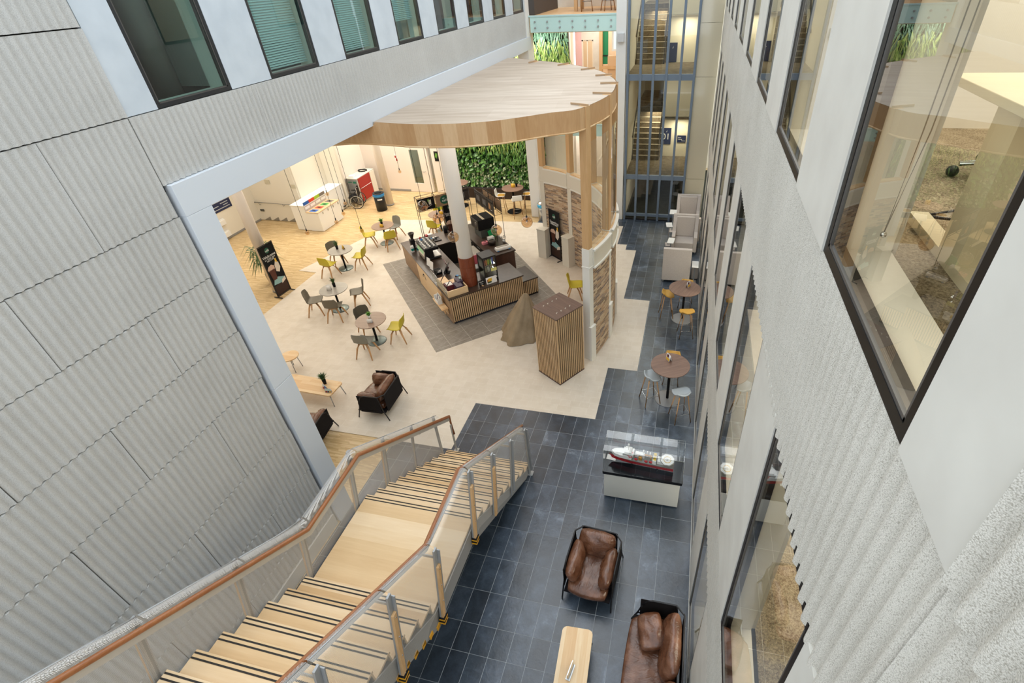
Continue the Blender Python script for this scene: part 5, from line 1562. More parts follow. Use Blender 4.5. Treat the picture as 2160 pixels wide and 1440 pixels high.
# tray with cups on the back run
o = onbar('serving_tray', 'black serving tray of small glasses on the back run of the bar', 'tray', 1.05, 4.05); mb = MB(); mb.box(-.2, .2, -.15, .15, 0, .012, .004); mb.box(-.2, .2, -.15, -.14, .012, .03); mb.box(-.2, .2, .14, .15, .012, .03); mb.build('tray', BLACK, o)
for k, (du, dv, m, lab) in enumerate([(-.12, .05, BLUEBAG, 'blue tub on the black serving tray'), (-.02, .06, WHITEP, 'white tub in the middle of the black serving tray'), (-.1, -.06, BLACK, 'black lidded tub at the front of the serving tray'), (.07, .08, STEEL, 'steel tub on the right of the black serving tray')]):
    o = onbar('tub', lab, 'tub', 1.05 + du, 4.05 + dv, CT + .013); mb = MB(); mb.lathe([(0, 0), (.03, 0), (.038, .07), (.034, .075), (0, .075)], 14); mb.build('tub', m, o)
o = onbar('carton_pack', 'white and red carton on the back run of the bar beneath the amber globe', 'carton', .95, 4.40); mb = MB(); mb.box(-.12, .12, -.06, .06, 0, .12, .004); mb.build('carton', WHITEP, o); mb = MB(); mb.box(-.122, -.03, -.062, .062, .06, .1215); mb.build('red_label', RED, o)
o = onbar('water_jug', 'black handled flask at the end of the back run', 'jug', 1.6, 4.42); mb = MB(); mb.lathe([(0, 0), (.07, 0), (.075, .2), (.05, .26), (0, .27)], 16); mb.build('body', BLACK, o); mb = MB(); mb.tube([(.05, 0, .24), (.12, 0, .24), (.13, 0, .12), (.07, 0, .08)], .01, 6); mb.build('jug_handle', BLACK, o)
# ovens on the rear counter
o = onbar('oven', 'large black rapid oven with a glass door on the rear counter', 'oven', 2.55, 3.42)
mb = MB(); mb.box(-.16, .44, -.30, .34, .30, .68, .015); mb.build('body', BLACKM, o)
mb = MB(); mb.box(-.19, -.16, -.28, .32, .32, .66, .006); dd = mb.build('door', plain('oven_steel', '#5b5954', .35, .7), o); mb = MB(); mb.box(-.196, -.19, -.16, .24, .38, .60); mb.build('oven_glass', BLACK, dd); mb = MB(); mb.tube([(-.19, -.22, .36), (-.235, -.22, .36), (-.235, -.22, .62), (-.19, -.22, .62)], .01, 6); mb.build('door_handle', CHROME, dd)
mb = MB(); mb.box(.02, .10, -.28, .32, .681, .69); mb.build('top_strip', plain('cream_strip', '#d8cdb4', .5), o)
mb = MB(); mb.box(-.1, .4, -.26, .3, 0.01, .299); mb.build('base_unit', plain('oven_base_grey', '#5e635f', .4, .4), o)
o = onbar('green_board', 'bright green chopping board leaning on the oven', 'board', 2.80, 3.02, CT, radians(90)); mb = MB(); mb.M = Matrix.Rotation(radians(-12), 4, 'X'); mb.box(-.04, .0, -.2, .1, 0, .3, .004); mb.build('board', plain('board_green', '#0e9a55', .5), o)
o = onbar('cardboard_pack', 'white carton in front of the green board', 'carton', 2.66, 2.86); mb = MB(); mb.box(-.1, .12, -.08, .08, 0, .12, .004); mb.build('carton', WHITEP, o)
o = onbar('cloth_box', 'pink cloth dispenser box on the rear counter', 'box', 2.36, 2.68); mb = MB(); mb.box(-.1, .1, -.06, .06, 0, .09, .006); mb.build('carton', plain('pink_box', '#e08a97', .5), o); mb = MB(); mb.box(-.05, .05, -.02, .02, .0901, .092); mb.build('slot', BLACK, o)
o = onbar('cooking_pot', 'dark lidded pot beside the shelf legs on the rear counter', 'pot', 2.55, 2.50); mb = MB(); mb.lathe([(0, 0), (.13, 0), (.14, .1), (.15, .11), (.1, .16), (.03, .18), (0, .18)], 20); mb.build('body', plain('pot_dark', '#3a332e', .3, .5), o); mb = MB(); mb.tube([(-.03, 0, .18), (-.03, 0, .21), (.03, 0, .21), (.03, 0, .18)], .008, 6); mb.build('lid_handle', CHROME, o)
o = onbar('utensil_holder', 'dark holder of cutlery at the outer edge of the rear counter', 'holder', 2.94, 2.36); mb = MB(); mb.lathe([(0, 0), (.05, 0), (.055, .12), (.05, .12), (.045, .02), (0, .02)], 14); mb.build('cup', STEEL, o)
for k in range(6):
    a = k * 1.05; mb = MB(); mb.tube([(.02 * cos(a), .02 * sin(a), .03), (.06 * cos(a), .06 * sin(a), .22)], .006, 6); mb.sphere((.062 * cos(a), .062 * sin(a), .235), .016, 8, 6, (1, .5, 1.4)); mb.build('utensil', BLACK if k % 2 else STEEL, o)
o = onbar('film_dispenser', 'white and grey cling film dispenser with blue ends at the counter end', 'dispenser', 2.68, 1.94, CT, radians(-4))
mb = MB(); mb.extrude([(-.09, .02), (.09, .02), (.09, .08), (.03, .13), (-.07, .11), (-.09, .07)], 'x', -.26, .26); mb.build('body', WHITEP, o)
mb = MB(); mb.box(-.22, .22, -.03, .05, .118, .135); mb.build('cutter_bar', plain('cutter_grey', '#a5a198', .5), o)
for s in (-1, 1): mb = MB(); mb.box(s * .2 - .03, s * .2 + .03, -.095, -.05, 0, .03); mb.build('end_clip', BLUEBAG, o)
# glass fridge on the front bar
o = onbar('display_fridge', 'black countertop display fridge with a glass door on the front bar', 'fridge', 1.25, .16)
mb = MB(); mb.box(.0, .42, .0, .44, .0, .20); mb.box(0, .42, 0, .44, .81, .85); mb.box(0, .03, 0, .03, .2, .81); mb.box(.39, .42, 0, .03, .2, .81); mb.box(0, .03, .41, .44, .2, .81); mb.box(.39, .42, .41, .44, .2, .81); mb.box(.03, .39, .42, .44, .2, .81); mb.build('cabinet', BLACK, o)
mb = MB(); mb.box(.03, .39, .008, .014, .2, .81); mb.build('door_glass', GLASS_C, o)
mb = MB(); mb.box(.008, .014, .03, .41, .2, .81); mb.build('side_glass', glass('fridge_side_glass', '#cfe6d6', 1.2), o)
for z in (.36, .56): mb = MB(); mb.box(.03, .39, .03, .41, z, z + .008); mb.build('wire_shelf', CHROME, o)
mb = MB(); mb.box(.26, .38, -.004, 0, .13, .17); mb.build('rating_label', PAPER, o)
mb = MB(); mb.box(.22, .40, -.006, .006, .36, .46); mb.build('yellow_note', plain('note_yellow', '#dcd98a', .6), o)
for k in range(5):
    c_ = onbar('drink_can', ['red can on the top fridge shelf', 'orange can on the top fridge shelf', 'yellow green can on the top fridge shelf', 'green can on the top fridge shelf', 'blue bottle on the top fridge shelf'][k], 'can', 1.25 + .07 + .065 * k, .16 + .1, CT + .57)
    mb = MB(); mb.lathe([(0, 0), (.024, 0), (.026, .01), (.026, .13 if k < 4 else .18), (.018, .15 if k < 4 else .21), (0, .15 if k < 4 else .21)], 12); mb.build('can', [RED, plain('can_orange', '#d9782a', .4), plain('can_lime', '#b4c63a', .4), LEAFG, plain('can_blue', '#2b59c9', .4)][k], c_)
for k in range(3):
    c_ = onbar('sandwich_pack', ['wrapped sandwich at the left of the lower fridge shelf', 'wrapped sandwich in the middle of the lower fridge shelf', 'wrapped sandwich at the right of the lower fridge shelf'][k], 'food', 1.25 + .09 + .1 * k, .16 + .15, CT + .369)
    mb = MB(); mb.extrude([(-.05, 0), (.05, 0), (0, .1)], 'x', -.035, .035); mb.build('wrap', plain('wrap_%d' % k, ['#8e7f6a', '#b9b1a2', '#a69a86'][k], .4), c_)
cd_ = onbar('picture_card', 'white card with a food picture leaning against the display fridge', 'card', 1.42, .11, CT, 0)
mb = MB(); mb.M = Matrix.Rotation(radians(-8), 4, 'X'); mb.box(-.17, .17, -.004, .004, 0, .21); mb.build('card', PAPER, cd_)
for k, (x0, x1, z0, z1, m) in enumerate([(-.14, -.02, .04, .15, MATS['cake_brown']), (-.1, .02, .08, .17, GOLDY), (-.13, .0, .03, .07, LEAFD)]):
    mb = MB(); mb.M = Matrix.Rotation(radians(-8), 4, 'X'); mb.box(x0, x1, -.0048 - .0003 * k, -.004, z0, z1); mb.build('picture', m, cd_)
o = onbar('notice_sign', 'small black Thank you notice standing on the front bar', 'sign', 1.12, .16, CT, .1); mb = MB(); mb.M = Matrix.Rotation(radians(-14), 4, 'X'); mb.box(-.09, .09, -.006, .006, 0, .16); nb_ = mb.build('board', BLACKM, o)
Mx = Matrix.Rotation(radians(-14), 4, 'X') @ plane_matrix((0, -.008, .08), (1, 0, 0), (0, 0, 1))
text('lettering', 'Thank', .055, INKW, nb_, Mx @ Matrix.Translation((0, .03, 0))); text('lettering', 'You', .055, INKW, nb_, Mx @ Matrix.Translation((0, -.03, 0)))
mb = MB(); mb.box(-.02, .02, -.07, .07, 0, .012); mb.build('easel_foot', OAK, o)
o = onbar('spray_bottle', 'white spray bottle beside the brown collar of the column', 'bottle', 1.10, .56); mb = MB(); mb.lathe([(0, 0), (.03, 0), (.032, .12), (.014, .16), (.014, .19), (0, .19)], 14); mb.build('bottle', WHITEP, o); mb = MB(); mb.box(-.03, .03, -.012, .012, .19, .23, .004); mb.build('nozzle', WHITEP, o)
# leaflets in a white holder on the bar side ledge
lg = thing('side_ledge', 'narrow oak ledge fixed to the side of the bar', 'shelf', cw(-.02, .58, 0), B45); mb = MB(); mb.box(-.20, .0, -.42, .40, .50, .53, .004); mb.build('board', OAK, lg); mb = MB(); mb.box(-.03, 0, -.36, .34, .3, .5); mb.build('bracket', OAK, lg)
o = onbar('leaflet_rack', 'white leaflet rack on the ledge at the side of the bar', 'rack', -.13, .66, .53); mb = MB(); mb.box(-.07, .07, -.16, .16, 0, .01); mb.box(-.07, -.06, -.16, .16, .01, .12); mb.box(.05, .06, -.16, .16, .01, .24); mb.box(-.07, .06, -.16, -.15, .01, .2); mb.box(-.07, .06, .15, .16, .01, .2); mb.build('rack', WHITEP, o)
for k in range(3):
    c_ = onbar('folded_leaflet', ['white leaflet at the front of the side rack', 'mauve leaflet in the middle of the side rack', 'white leaflet at the back of the side rack'][k], 'leaflet', -.13, .58 + .09 * k, .541); mb = MB(); mb.M = Matrix.Rotation(radians(8), 4, 'Y'); mb.box(-.035, -.02, -.035, .035, 0, .22); mb.build('leaflet', [PAPER, plain('mauve', '#8d8390', .6), PAPER][k], c_)
# sink trolley seen between the bar and the rear counter
o = thing('prep_trolley', 'pale worktop trolley with pink chopping boards behind the bar', 'trolley', cw(1.78, 2.62), B45)
mb = MB(); mb.box(-.26, .26, -.36, .36, .8, .84, .006); mb.build('top', plain('trolley_top', '#9a968d', .4), o)
for sx in (-1, 1):
    for sy in (-1, 1): mb = MB(); mb.cyl((sx * .23, sy * .33, 0), (sx * .23, sy * .33, .8), .015, n=8); mb.build('leg', STEEL, o)
mb = MB(); mb.box(-.24, .24, -.34, .34, .3, .32); mb.build('lower_shelf', STEEL, o)
PK = plain('board_pink', '#d86a7a', .5)
o = thing('chopping_board', 'pink chopping board hanging off the near edge of the trolley', 'board', cw(1.83, 2.235, .52), B45); mb = MB(); mb.box(-.22, .24, -.012, .012, 0, .33, .004); mb.build('board', PK, o)
o = thing('washing_bottle', 'pink bottle at the far corner of the trolley', 'bottle', cw(1.62, 2.9, .841), B45); mb = MB(); mb.lathe([(0, 0), (.04, 0), (.045, .14), (.02, .19), (0, .19)], 14); mb.build('bottle', PK, o)
# ------------------------------------------------------------------ living wall
def leafmesh(name, mat, parent, n, xr, zr, y, kind, seed, size):
    mb = MB(); r = random.Random(seed)
    for i in range(n):
        x = r.uniform(*xr); z = r.uniform(*zr)
        yy = y - r.uniform(0, .16)
        s = size * r.uniform(.6, 1.25)
        if kind == 'broad':
            a = r.uniform(-1.2, 1.2); tilt = r.uniform(.2, 1.2)
            ax = Vector((sin(a), -.55 - .3 * r.random(), -cos(a) * tilt)).normalized()
            sd = ax.cross(Vector((r.uniform(-.4, .4), -1, r.uniform(-.2, .6)))).normalized()
            nn = ax.cross(sd)
            b = Vector((x, yy, z)); m1 = b + ax * s * .45 + nn * s * .06; e = b + ax * s
            mb.F([mb.V(b), mb.V(m1 + sd * s * .3), mb.V(e), mb.V(m1)]); mb.F([mb.V(b), mb.V(m1), mb.V(e), mb.V(m1 - sd * s * .3)])
        else:
            a = r.uniform(-.9, .9); L = s * 2.4
            b = Vector((x, yy, z)); p1 = b + Vector((sin(a) * L * .3, -L * .38, L * .12)); p2 = p1 + Vector((sin(a) * L * .25, -L * .12, -L * .35)); p3 = p2 + Vector((sin(a) * L * .1, -.0, -L * .35))
            w = .012 + .01 * r.random(); sd = Vector((cos(a), sin(a) * .5, 0)).normalized() * w
            mb.quad([b - sd, b + sd, p1 + sd, p1 - sd]); mb.quad([p1 - sd, p1 + sd, p2 + sd, p2 - sd]); mb.quad([p2 - sd, p2 + sd, p3 + sd * .2, p3 - sd * .2])
    return mb.build(name, mat, parent, fix=False)
lw = thing('living_wall', 'tall living wall of green plants behind the walnut high tables', 'plant wall', (0, 0, 0))
mb = MB(); mb.box(-10.4, -6.2, 21.42, 21.58, .45, 3.4); mb.box(-10.4, -4.98, 21.42, 21.58, 3.4, 6.6); mb.build('backing', SOIL, lw)
LG1 = mottled('wall_leaf_deep', '#1d401a', '#3d6f31', 14, .28, coord='World')
LG2 = mottled('wall_leaf_mid', '#3c702c', '#72a34d', 14, .28, coord='World')
LG3 = mottled('wall_leaf_variegated', '#86a070', '#d0dab4', 40, .3, coord='World')
LG4 = mottled('wall_grass_light', '#679a35', '#bccb76', 10, .4, coord='World')
LG5 = mottled('wall_leaf_bluish', '#4b8063', '#9cc4a8', 12, .35, coord='World')
XR = (-10.4, -6.2)
leafmesh('leaves_deep', LG1, lw, 1700, XR, (.5, 3.3), 21.42, 'broad', 1, .24)['kind'] = 'stuff'
leafmesh('leaves_mid', LG2, lw, 900, XR, (.6, 3.5), 21.36, 'broad', 2, .23)['kind'] = 'stuff'
leafmesh('leaves_variegated', LG3, lw, 420, XR, (.5, 1.6), 21.34, 'broad', 3, .16)['kind'] = 'stuff'
leafmesh('grass_fronds', LG4, lw, 420, XR, (2.15, 3.6), 21.36, 'grass', 4, .16)['kind'] = 'stuff'
leafmesh('grass_tufts', LG2, lw, 260, (-8.2, -6.2), (1.7, 3.6), 21.34, 'grass', 9, .15)['kind'] = 'stuff'
X2 = (-6.9, -4.98)
leafmesh('upper_leaves', LG1, lw, 500, X2, (3.4, 6.6), 21.42, 'broad', 5, .18)['kind'] = 'stuff'
leafmesh('upper_fronds', LG4, lw, 700, X2, (3.9, 6.3), 21.32, 'grass', 6, .26)['kind'] = 'stuff'
leafmesh('upper_blue_leaves', LG5, lw, 520, X2, (3.4, 6.65), 21.36, 'broad', 7, .2)['kind'] = 'stuff'
leafmesh('upper_dark_fronds', LG5, lw, 300, X2, (5.4, 6.75), 21.36, 'grass', 8, .2)['kind'] = 'stuff'
t = thing('planter_trough', 'long dark planter trough at the foot of the living wall', 'planter', (0, 0, 0)); mb = MB(); mb.box(-10.4, -6.4, 21.0, 21.2, 0, .46, .01); mb.build('trough', plain('trough_brown', '#2c1d16', .6), t); mb = MB(); mb.box(-10.36, -6.44, 21.02, 21.18, .461, .465); mb.build('soil', SOIL, t)
t = thing('hanging_plant', 'trailing green plant at the top left of the bridge floor', 'plant', (-5.62, 20.3, 8.3))
mb = MB(); mb.box(-.3, .25, -.1, .5, 0, .25); mb.build('trough', plain('trough_grey', '#3b3a38', .6), t)
leafmesh('fronds', LG2, t, 60, (-.25, .3), (.05, .3), -.1, 'grass', 11, .2)

# ------------------------------------------------------------------ ship model in its case
cs = thing('display_case', 'white plinth with a clear acrylic case on the slate floor', 'case', (-.30, 6.32, .003))
mb = MB(); mb.box(-.71, .70, -.235, .235, .03, .70, .003); mb.build('plinth', plain('plinth_white', '#d9d9d2', .5), cs)
mb = MB(); mb.box(-.735, .735, -.25, .25, .70, .725); mb.box(-.74, .74, -.255, .255, .745, .775, .004); mb.box(-.73, .73, -.245, .245, .725, .745); mb.build('base_board', plain('piano_black', '#101114', .12), cs)
mb = MB()
for q in ((-.725, -.715, -.245, .245), (.715, .725, -.245, .245), (-.715, .715, -.245, -.237), (-.715, .715, .237, .245)):
    pass
c8 = [(-.725, -.245), (.725, -.245), (.725, .245), (-.725, .245)]
for a, b in zip(c8, c8[1:] + c8[:1]): mb.quad([(a[0], a[1], .776), (b[0], b[1], .776), (b[0], b[1], 1.36), (a[0], a[1], 1.36)])
mb.quad([(p[0], p[1], 1.36) for p in c8]); mb.build('acrylic_cover', GLASS_A, cs, fix=False)
EDGE = plain('acrylic_edge', '#dfe6e6', .2)
mb = MB()
for p in c8: mb.tube([(p[0], p[1], .776), (p[0], p[1], 1.36)], .003, 4)
mb.tube([(p[0], p[1], 1.36) for p in c8], .003, 4, True); mb.build('cover_edge', EDGE, cs)
for sx in (-1, 1):
    for sy in (-1, 1): mb = MB(); mb.cyl((sx * .66, sy * .19, 0), (sx * .66, sy * .19, .03), .015, n=8); mb.build('foot', STEEL, cs)
sp = thing('ship_model', 'red and white survey ship model inside the acrylic case', 'ship model', (-.31, 6.335, .779), radians(-4)); sp.scale = (1.05, 1.2, 1.5)
def hull(z):  # half-beam at station
    pass
NS = 24
def half(u, lvl):
    """u 0 bow .. 1 stern; lvl 0 keel .. 1 deck"""
    b = .082 * min(1, (u / .32) ** .62) if u < .32 else .082 * (1 - .08 * max(0, u - .8) / .2)
    return b * (.55 + .45 * lvl) * (1 if u > .06 else .75 + 4 * u)
xs = lambda u: -.58 + 1.12 * u
def hullband(z0, z1, l0, l1, mat, name):
    mb = MB()
    for s in (-1, 1):
        mb.grid(lambda u, v: (xs(u) - (.05 * (z0 + (z1 - z0) * v - .06) / .06 if u == 0 else 0), s * half(u, l0 + (l1 - l0) * v), z0 + (z1 - z0) * v + .03 * max(0, .25 - u) * (v if l1 == 1 else 0)), NS, 2)
    mb.quad([(xs(1), -half(1, l0), z0), (xs(1), half(1, l0), z0), (xs(1), half(1, l1), z1), (xs(1), -half(1, l1), z1)])
    return mb.build(name, mat, sp)
SHR = plain('ship_red', '#c61f26', .35); SHW = plain('ship_white', '#f0f0ee', .4); SHG = plain('ship_deck', '#8d8d88', .5); SHO = plain('ship_ochre', '#b98424', .5)
h = hullband(.05, .115, 0, .75, SHR, 'hull')
mb = MB(); mb.prism([(xs(k / NS), -half(k / NS, 0)) for k in range(NS + 1)] + [(xs(k / NS), half(k / NS, 0)) for k in range(NS, -1, -1)], .047, .051); mb.build('keel', SHR, h)
hullband(.115, .135, .75, 1, SHG, 'sheer_band')
mb = MB(); mb.prism([(xs(k / NS), -half(k / NS, 1)) for k in range(NS + 1)] + [(xs(k / NS), half(k / NS, 1)) for k in range(NS, -1, -1)], .13, .137); mb.build('deck', SHG, sp)
def shp(name, mat, *boxes):
    mb = MB()
    for b in boxes: mb.box(*b, .003)
    return mb.build(name, mat, sp)
mb = MB(); mb.prism([(xs(.005), 0), (xs(.06), -.055), (xs(.15), -.074), (xs(.34), -.078), (xs(.34), .078), (xs(.15), .074), (xs(.06), .055)], .137, .185); mb.build('forecastle', SHW, sp)
shp('bridge_house', SHW, (-.36, -.17, -.07, .07, .185, .225)); shp('bridge_windows', BLACK, (-.3605, -.169, -.0705, .0705, .205, .213)); shp('wheelhouse', SHW, (-.33, -.21, -.062, .062, .225, .252))
mb = MB(); mb.tube([(-.27, 0, .25), (-.27, 0, .33)], .006, 6); mb.sphere((-.27, 0, .335), .02, 10, 8); mb.build('mast', SHW, sp)
mb = MB(); mb.tube([(-.33, .05, .2), (-.33, -.06, .215), (-.25, -.068, .2), (-.24, -.085, .19), (-.2, -.085, .19), (-.19, -.02, .23), (-.19, .05, .2)], .007, 6); mb.build('red_crane_rail', SHR, sp)
for x, y in ((-.12, -.07), (-.12, .07), (.14, -.07), (.06, -.074)):
    mb = MB(); mb.sphere((x, y, .165), .022, 10, 8, (1.5, .7, .8)); mb.build('lifeboat', SHR, sp)
shp('winch', SHO, (-.08, -.02, -.05, -.01, .137, .18)); shp('winch', plain('ship_blue', '#2b4fb4', .5), (-.09, -.06, -.0, .03, .15, .185)); shp('deck_house', SHW, (-.15, .02, .0, .06, .137, .2)); shp('deck_crane', SHO, (.0, .14, .015, .03, .18, .2), (.13, .145, -.05, .03, .18, .2), (.0, .015, .015, .03, .137, .18))
shp('pipe_rack', SHW, (-.02, .0, .03, .07, .137, .24), (.05, .07, .04, .07, .137, .23), (.1, .12, .03, .06, .137, .225))
shp('container_stack', SHW, (.17, .235, -.074, .07, .137, .2)); shp('container_front', plain('ship_yellow', '#e0bd2f', .5), (.178, .228, -.06, -.03, .2, .206), (.178, .228, -.02, .01, .2, .206), (.178, .228, .03, .06, .2, .23)); shp('container_gap', BLACK, (.17, .236, -.028, -.022, .2, .204))
shp('aft_house', SHW, (.25, .36, -.05, .06, .137, .185))
mb = MB(); O8 = [(.42 + .125 * cos(pi / 8 + k * pi / 4), .0 + .118 * sin(pi / 8 + k * pi / 4)) for k in range(8)]; mb.prism(O8, .195, .206); hd = mb.build('helideck', SHW, sp)
mb = MB(); mb.tube([(p[0], p[1], .206) for p in O8], .005, 6, True); mb.build('deck_net', SHG, hd)
mb = MB(); mb.tube([(.42 + .06 * cos(k * pi / 14), .06 * sin(k * pi / 14), .2065) for k in range(28)], .004, 5, True); mb.build('landing_ring', plain('ring_yellow', '#e2b73a', .5), hd)
text('lettering', 'H', .05, plain('mark_grey', '#8f969c', .6), hd, plane_matrix((.42, 0, .2072), (0, 1, 0), (-1, 0, 0)))
for x, y in ((.4, -.02), (.46, .03), (.4, .04)): mb = MB(); mb.cyl((x, y, .137), (x, y, .196), .006, n=6); mb.build('deck_leg', SHG, hd)
for x in (-.2, .26): mb = MB(); mb.cyl((x, 0, 0), (x, 0, .05), .012, n=10); mb.build('stand', CHROME, sp)
cd2 = thing('title_card', 'small white title card at the bow end inside the acrylic case', 'card', (-.92, 6.42, .78), radians(-6)); mb = MB(); mb.box(-.09, .09, -.06, .06, 0, .006); mb.build('card', PAPER, cd2)

# ------------------------------------------------------------------ left hand side of the cafe
ru = thing('recycling_unit', 'white recycling unit with four coloured openings under the sloping panel', 'recycling bins', (-15.2, 17.3, .003))
mb = MB(); mb.box(-.62, .05, -.68, 1.95, 0, 1.05, .004); mb.build('cabinet', WHITEP, ru)
mb = MB(); mb.box(-.64, .06, -.70, 1.97, 1.05, 1.075); mb.build('top', WHITEP, ru)
mb = MB(); mb.box(.05, .62, -.72, .72, 0, .80, .004); fb = mb.build('bin_body', WHITEP, ru)
mb = MB(); mb.box(.06, .64, -.74, .74, .80, .825); bt = mb.build('bin_top', TANP, ru)
for k, (m, nm) in enumerate([(plain('bin_blue', '#1f5fb0', .5), 'b'), (plain('bin_red', '#d8442a', .5), 'r'), (plain('bin_green', '#3fa34d', .5), 'g'), (plain('bin_grey', '#77706a', .5), 'k')]):
    y = -.53 + .355 * k
    mb = MB(); mb.box(.16, .48, y - .12, y + .12, .8255, .829); mb.build('bin_opening', m, bt)
    mb = MB(); mb.box(.25, .39, y - .05, y + .05, .8292, .831); mb.build('slot', BLACK, bt)
    mb = MB(); mb.box(.051, .056, y - .17, y + .17, .98, 1.22) if False else mb.box(.052, .060, y - .175, y + .175, 1.08, 1.20); mb.build('colour_header', [m, m, plain('bin_lime', '#a5c83a', .5), m][k], ru)
    mb = MB(); mb.box(.622, .628, y + .08, y + .13, .66, .75); mb.build('lock', STEEL, fb)
    mb = MB(); mb.box(.0545, .058, y - .14, y + .14, .9, 1.0); mb.build('notice', PAPER, ru)
mb = MB(); mb.extrude([(.045, .826), (.052, .826), (.052, 1.22), (.045, 1.22)], 'y', -.72, .72) if False else mb.box(.045, .052, -.71, .71, .826, 1.21); mb.build('header_panel', PODF, ru)

rf = thing('red_cabinet', 'pale cabinet with two red doors beside the wheelchair', 'cabinet', (-14.98, 20.45, .003))
mb = MB(); mb.box(-.26, .31, -.72, .72, 0, 1.12, .004); mb.build('carcass', PANEL_W, rf)
mb = MB(); mb.box(-.27, .32, -.73, .73, 1.12, 1.14); mb.build('top', CREAM, rf)
for z0, z1 in ((.05, .62), (.65, 1.10)):
    mb = MB(); mb.box(.312, .335, -.66, .30, z0, z1, .003); mb.build('door', RED, rf)
mb = MB(); mb.box(.312, .335, .33, .70, .05, 1.10, .003); mb.build('side_door', CREAM, rf)
mb = MB(); mb.tube([(.336, -.6, .655), (.36, -.58, .655), (.36, .2, .655), (.336, .22, .655)], .01, 6); mb.build('door_bar', PAPER, rf)
mb = MB(); mb.box(-.25, .30, -.735, -.722, .06, 1.10); sp_ = mb.build('side_panel', STEELGREY, rf)
mb = MB(); mb.box(-.15, .05, -.7375, -.7355, .95, 1.0); mb.box(.1, .26, -.7375, -.7355, .92, 1.02); mb.build('green_notice', plain('notice_green', '#2f7d63', .6), sp_)
bl = thing('cable_coil', 'coil of black cable lying on top of the red door cabinet', 'cable', (-15.0, 20.8, 1.145)); mb = MB()
mb.tube([((.2 + .012 * sin(k * 3)) * cos(k * pi / 9), (.16 + .01 * cos(k * 2)) * sin(k * pi / 9), .025 + .012 * sin(k * .9)) for k in range(36)], .022, 6); mb.build('coil', BLACK, bl)
bxw = thing('paper_box', 'white box on the left end of the red door cabinet', 'box', (-15.05, 20.0, 1.144)); mb = MB(); mb.box(-.14, .14, -.12, .12, 0, .05, .004); mb.build('carton', PAPER, bxw)
# wheelchair
wc = thing('wheelchair', 'black folding wheelchair parked beside the red door cabinet', 'wheelchair', (-14.60, 19.32, .003), radians(-70))
for s in (-1, 1):
    mb = MB(); mb.tube([(s * .26, .30 * cos(k * pi / 14), .30 + .30 * sin(k * pi / 14)) for k in range(28)], .016, 6, True); wh = mb.build('wheel', BLACK, wc)
    mb = MB(); mb.tube([(s * .285, .27 * cos(k * pi / 14), .30 + .27 * sin(k * pi / 14)) for k in range(28)], .008, 6, True); mb.build('hand_rim', CREAM, wh)
    mb = MB()
    for k in range(4): a = k * pi / 4; mb.cyl((s * .26, .29 * cos(a), .3 + .29 * sin(a)), (s * .26, -.29 * cos(a), .3 - .29 * sin(a)), .005, n=5)
    mb.cyl((s * .24, 0, .3), (s * .29, 0, .3), .03, n=10); mb.build('spokes', BLACK, wh)
    mb = MB(); mb.tube([(s * .2, -.42 + .08 * cos(k * pi / 8), .09 + .08 * sin(k * pi / 8)) for k in range(16)], .014, 6, True); mb.build('caster', plain('caster_cream', '#b9b09a', .5), wc)
    mb = MB(); mb.tube([(s * .22, .2, .95), (s * .22, .12, .95), (s * .22, .1, .5), (s * .22, .1, .3)], .013, 6); mb.tube([(s * .22, .1, .68), (s * .22, -.25, .68), (s * .22, -.3, .5), (s * .22, -.38, .45), (s * .2, -.42, .17)], .013, 6); mb.tube([(s * .22, .1, .48), (s * .22, -.36, .48)], .013, 6); mb.build('frame', CHROME, wc)
    mb = MB(); mb.tube([(s * .18, -.38, .45), (s * .16, -.58, .14)], .012, 6); mb.box(s * .03, s * .2, -.70, -.55, .11, .13, .004); mb.build('footrest', BLACK, wc)
    mb = MB(); mb.box(s * .24 - .02, s * .24 + .02, -.24, .06, .69, .72, .006); mb.build('armrest', BLACK, wc)
mb = MB(); mb.box(-.21, .21, -.34, .09, .47, .53, .015); mb.build('seat', BLACKM, wc)
mb = MB(); mb.box(-.21, .21, .08, .12, .53, .93, .012); mb.build('backrest', BLACKM, wc)
# bins
def bin_(label, x, y, r, h, m, bag, chrome=False):
    t = thing('waste_bin', label, 'bin', (x, y, .003))
    mb = MB(); mb.lathe([(0, 0), (r, 0), (r, h), (r - .02, h), (r - .02, .03), (0, .03)], 28); mb.build('body', m, t)
    mb = MB(); mb.lathe([(r - .03, h - .02), (r + .006, h + .01), (r + .016, h - .02), (r + .02, h - .10), (r + .008, h - .13), (r + .004, h - .05)], 28); mb.build('bag', bag, t)
    mb = MB()
    if chrome: mb.lathe([(r + .004, h), (r + .004, h + .03), (r - .03, h + .09), (r - .09, h + .13), (r - .11, h + .12), (r - .11, h + .04)], 28)
    else: mb.lathe([(r + .012, h), (r + .015, h + .03), (r - .02, h + .04), (r - .07, h + .02), (r - .08, h - .02)], 28)
    mb.build('lid', CHROME if chrome else BLACK, t)
    mb = MB(); mb.disc((0, 0), r - .07, h - .03, h - .02, 20); mb.build('liner', BLACKM, t)
    return t
kb = bin_('black bin with a blue bag beside the rear round column', -13.31, 19.1, .23, .76, BLACK, BLUEBAG)
mb = MB(); mb.M = Matrix.Rotation(radians(-55), 4, 'Z'); mb.lathe([(.232, .50), (.234, .50), (.234, .56), (.232, .56)], 10, True, (0, 0), -.45, .45); mb.build('white_label', PAPER, kb)
bin_('polished steel bin with a sky blue bag by the rotunda', -5.72, 19.0, .21, .68, STEEL, SKYBAG, True)
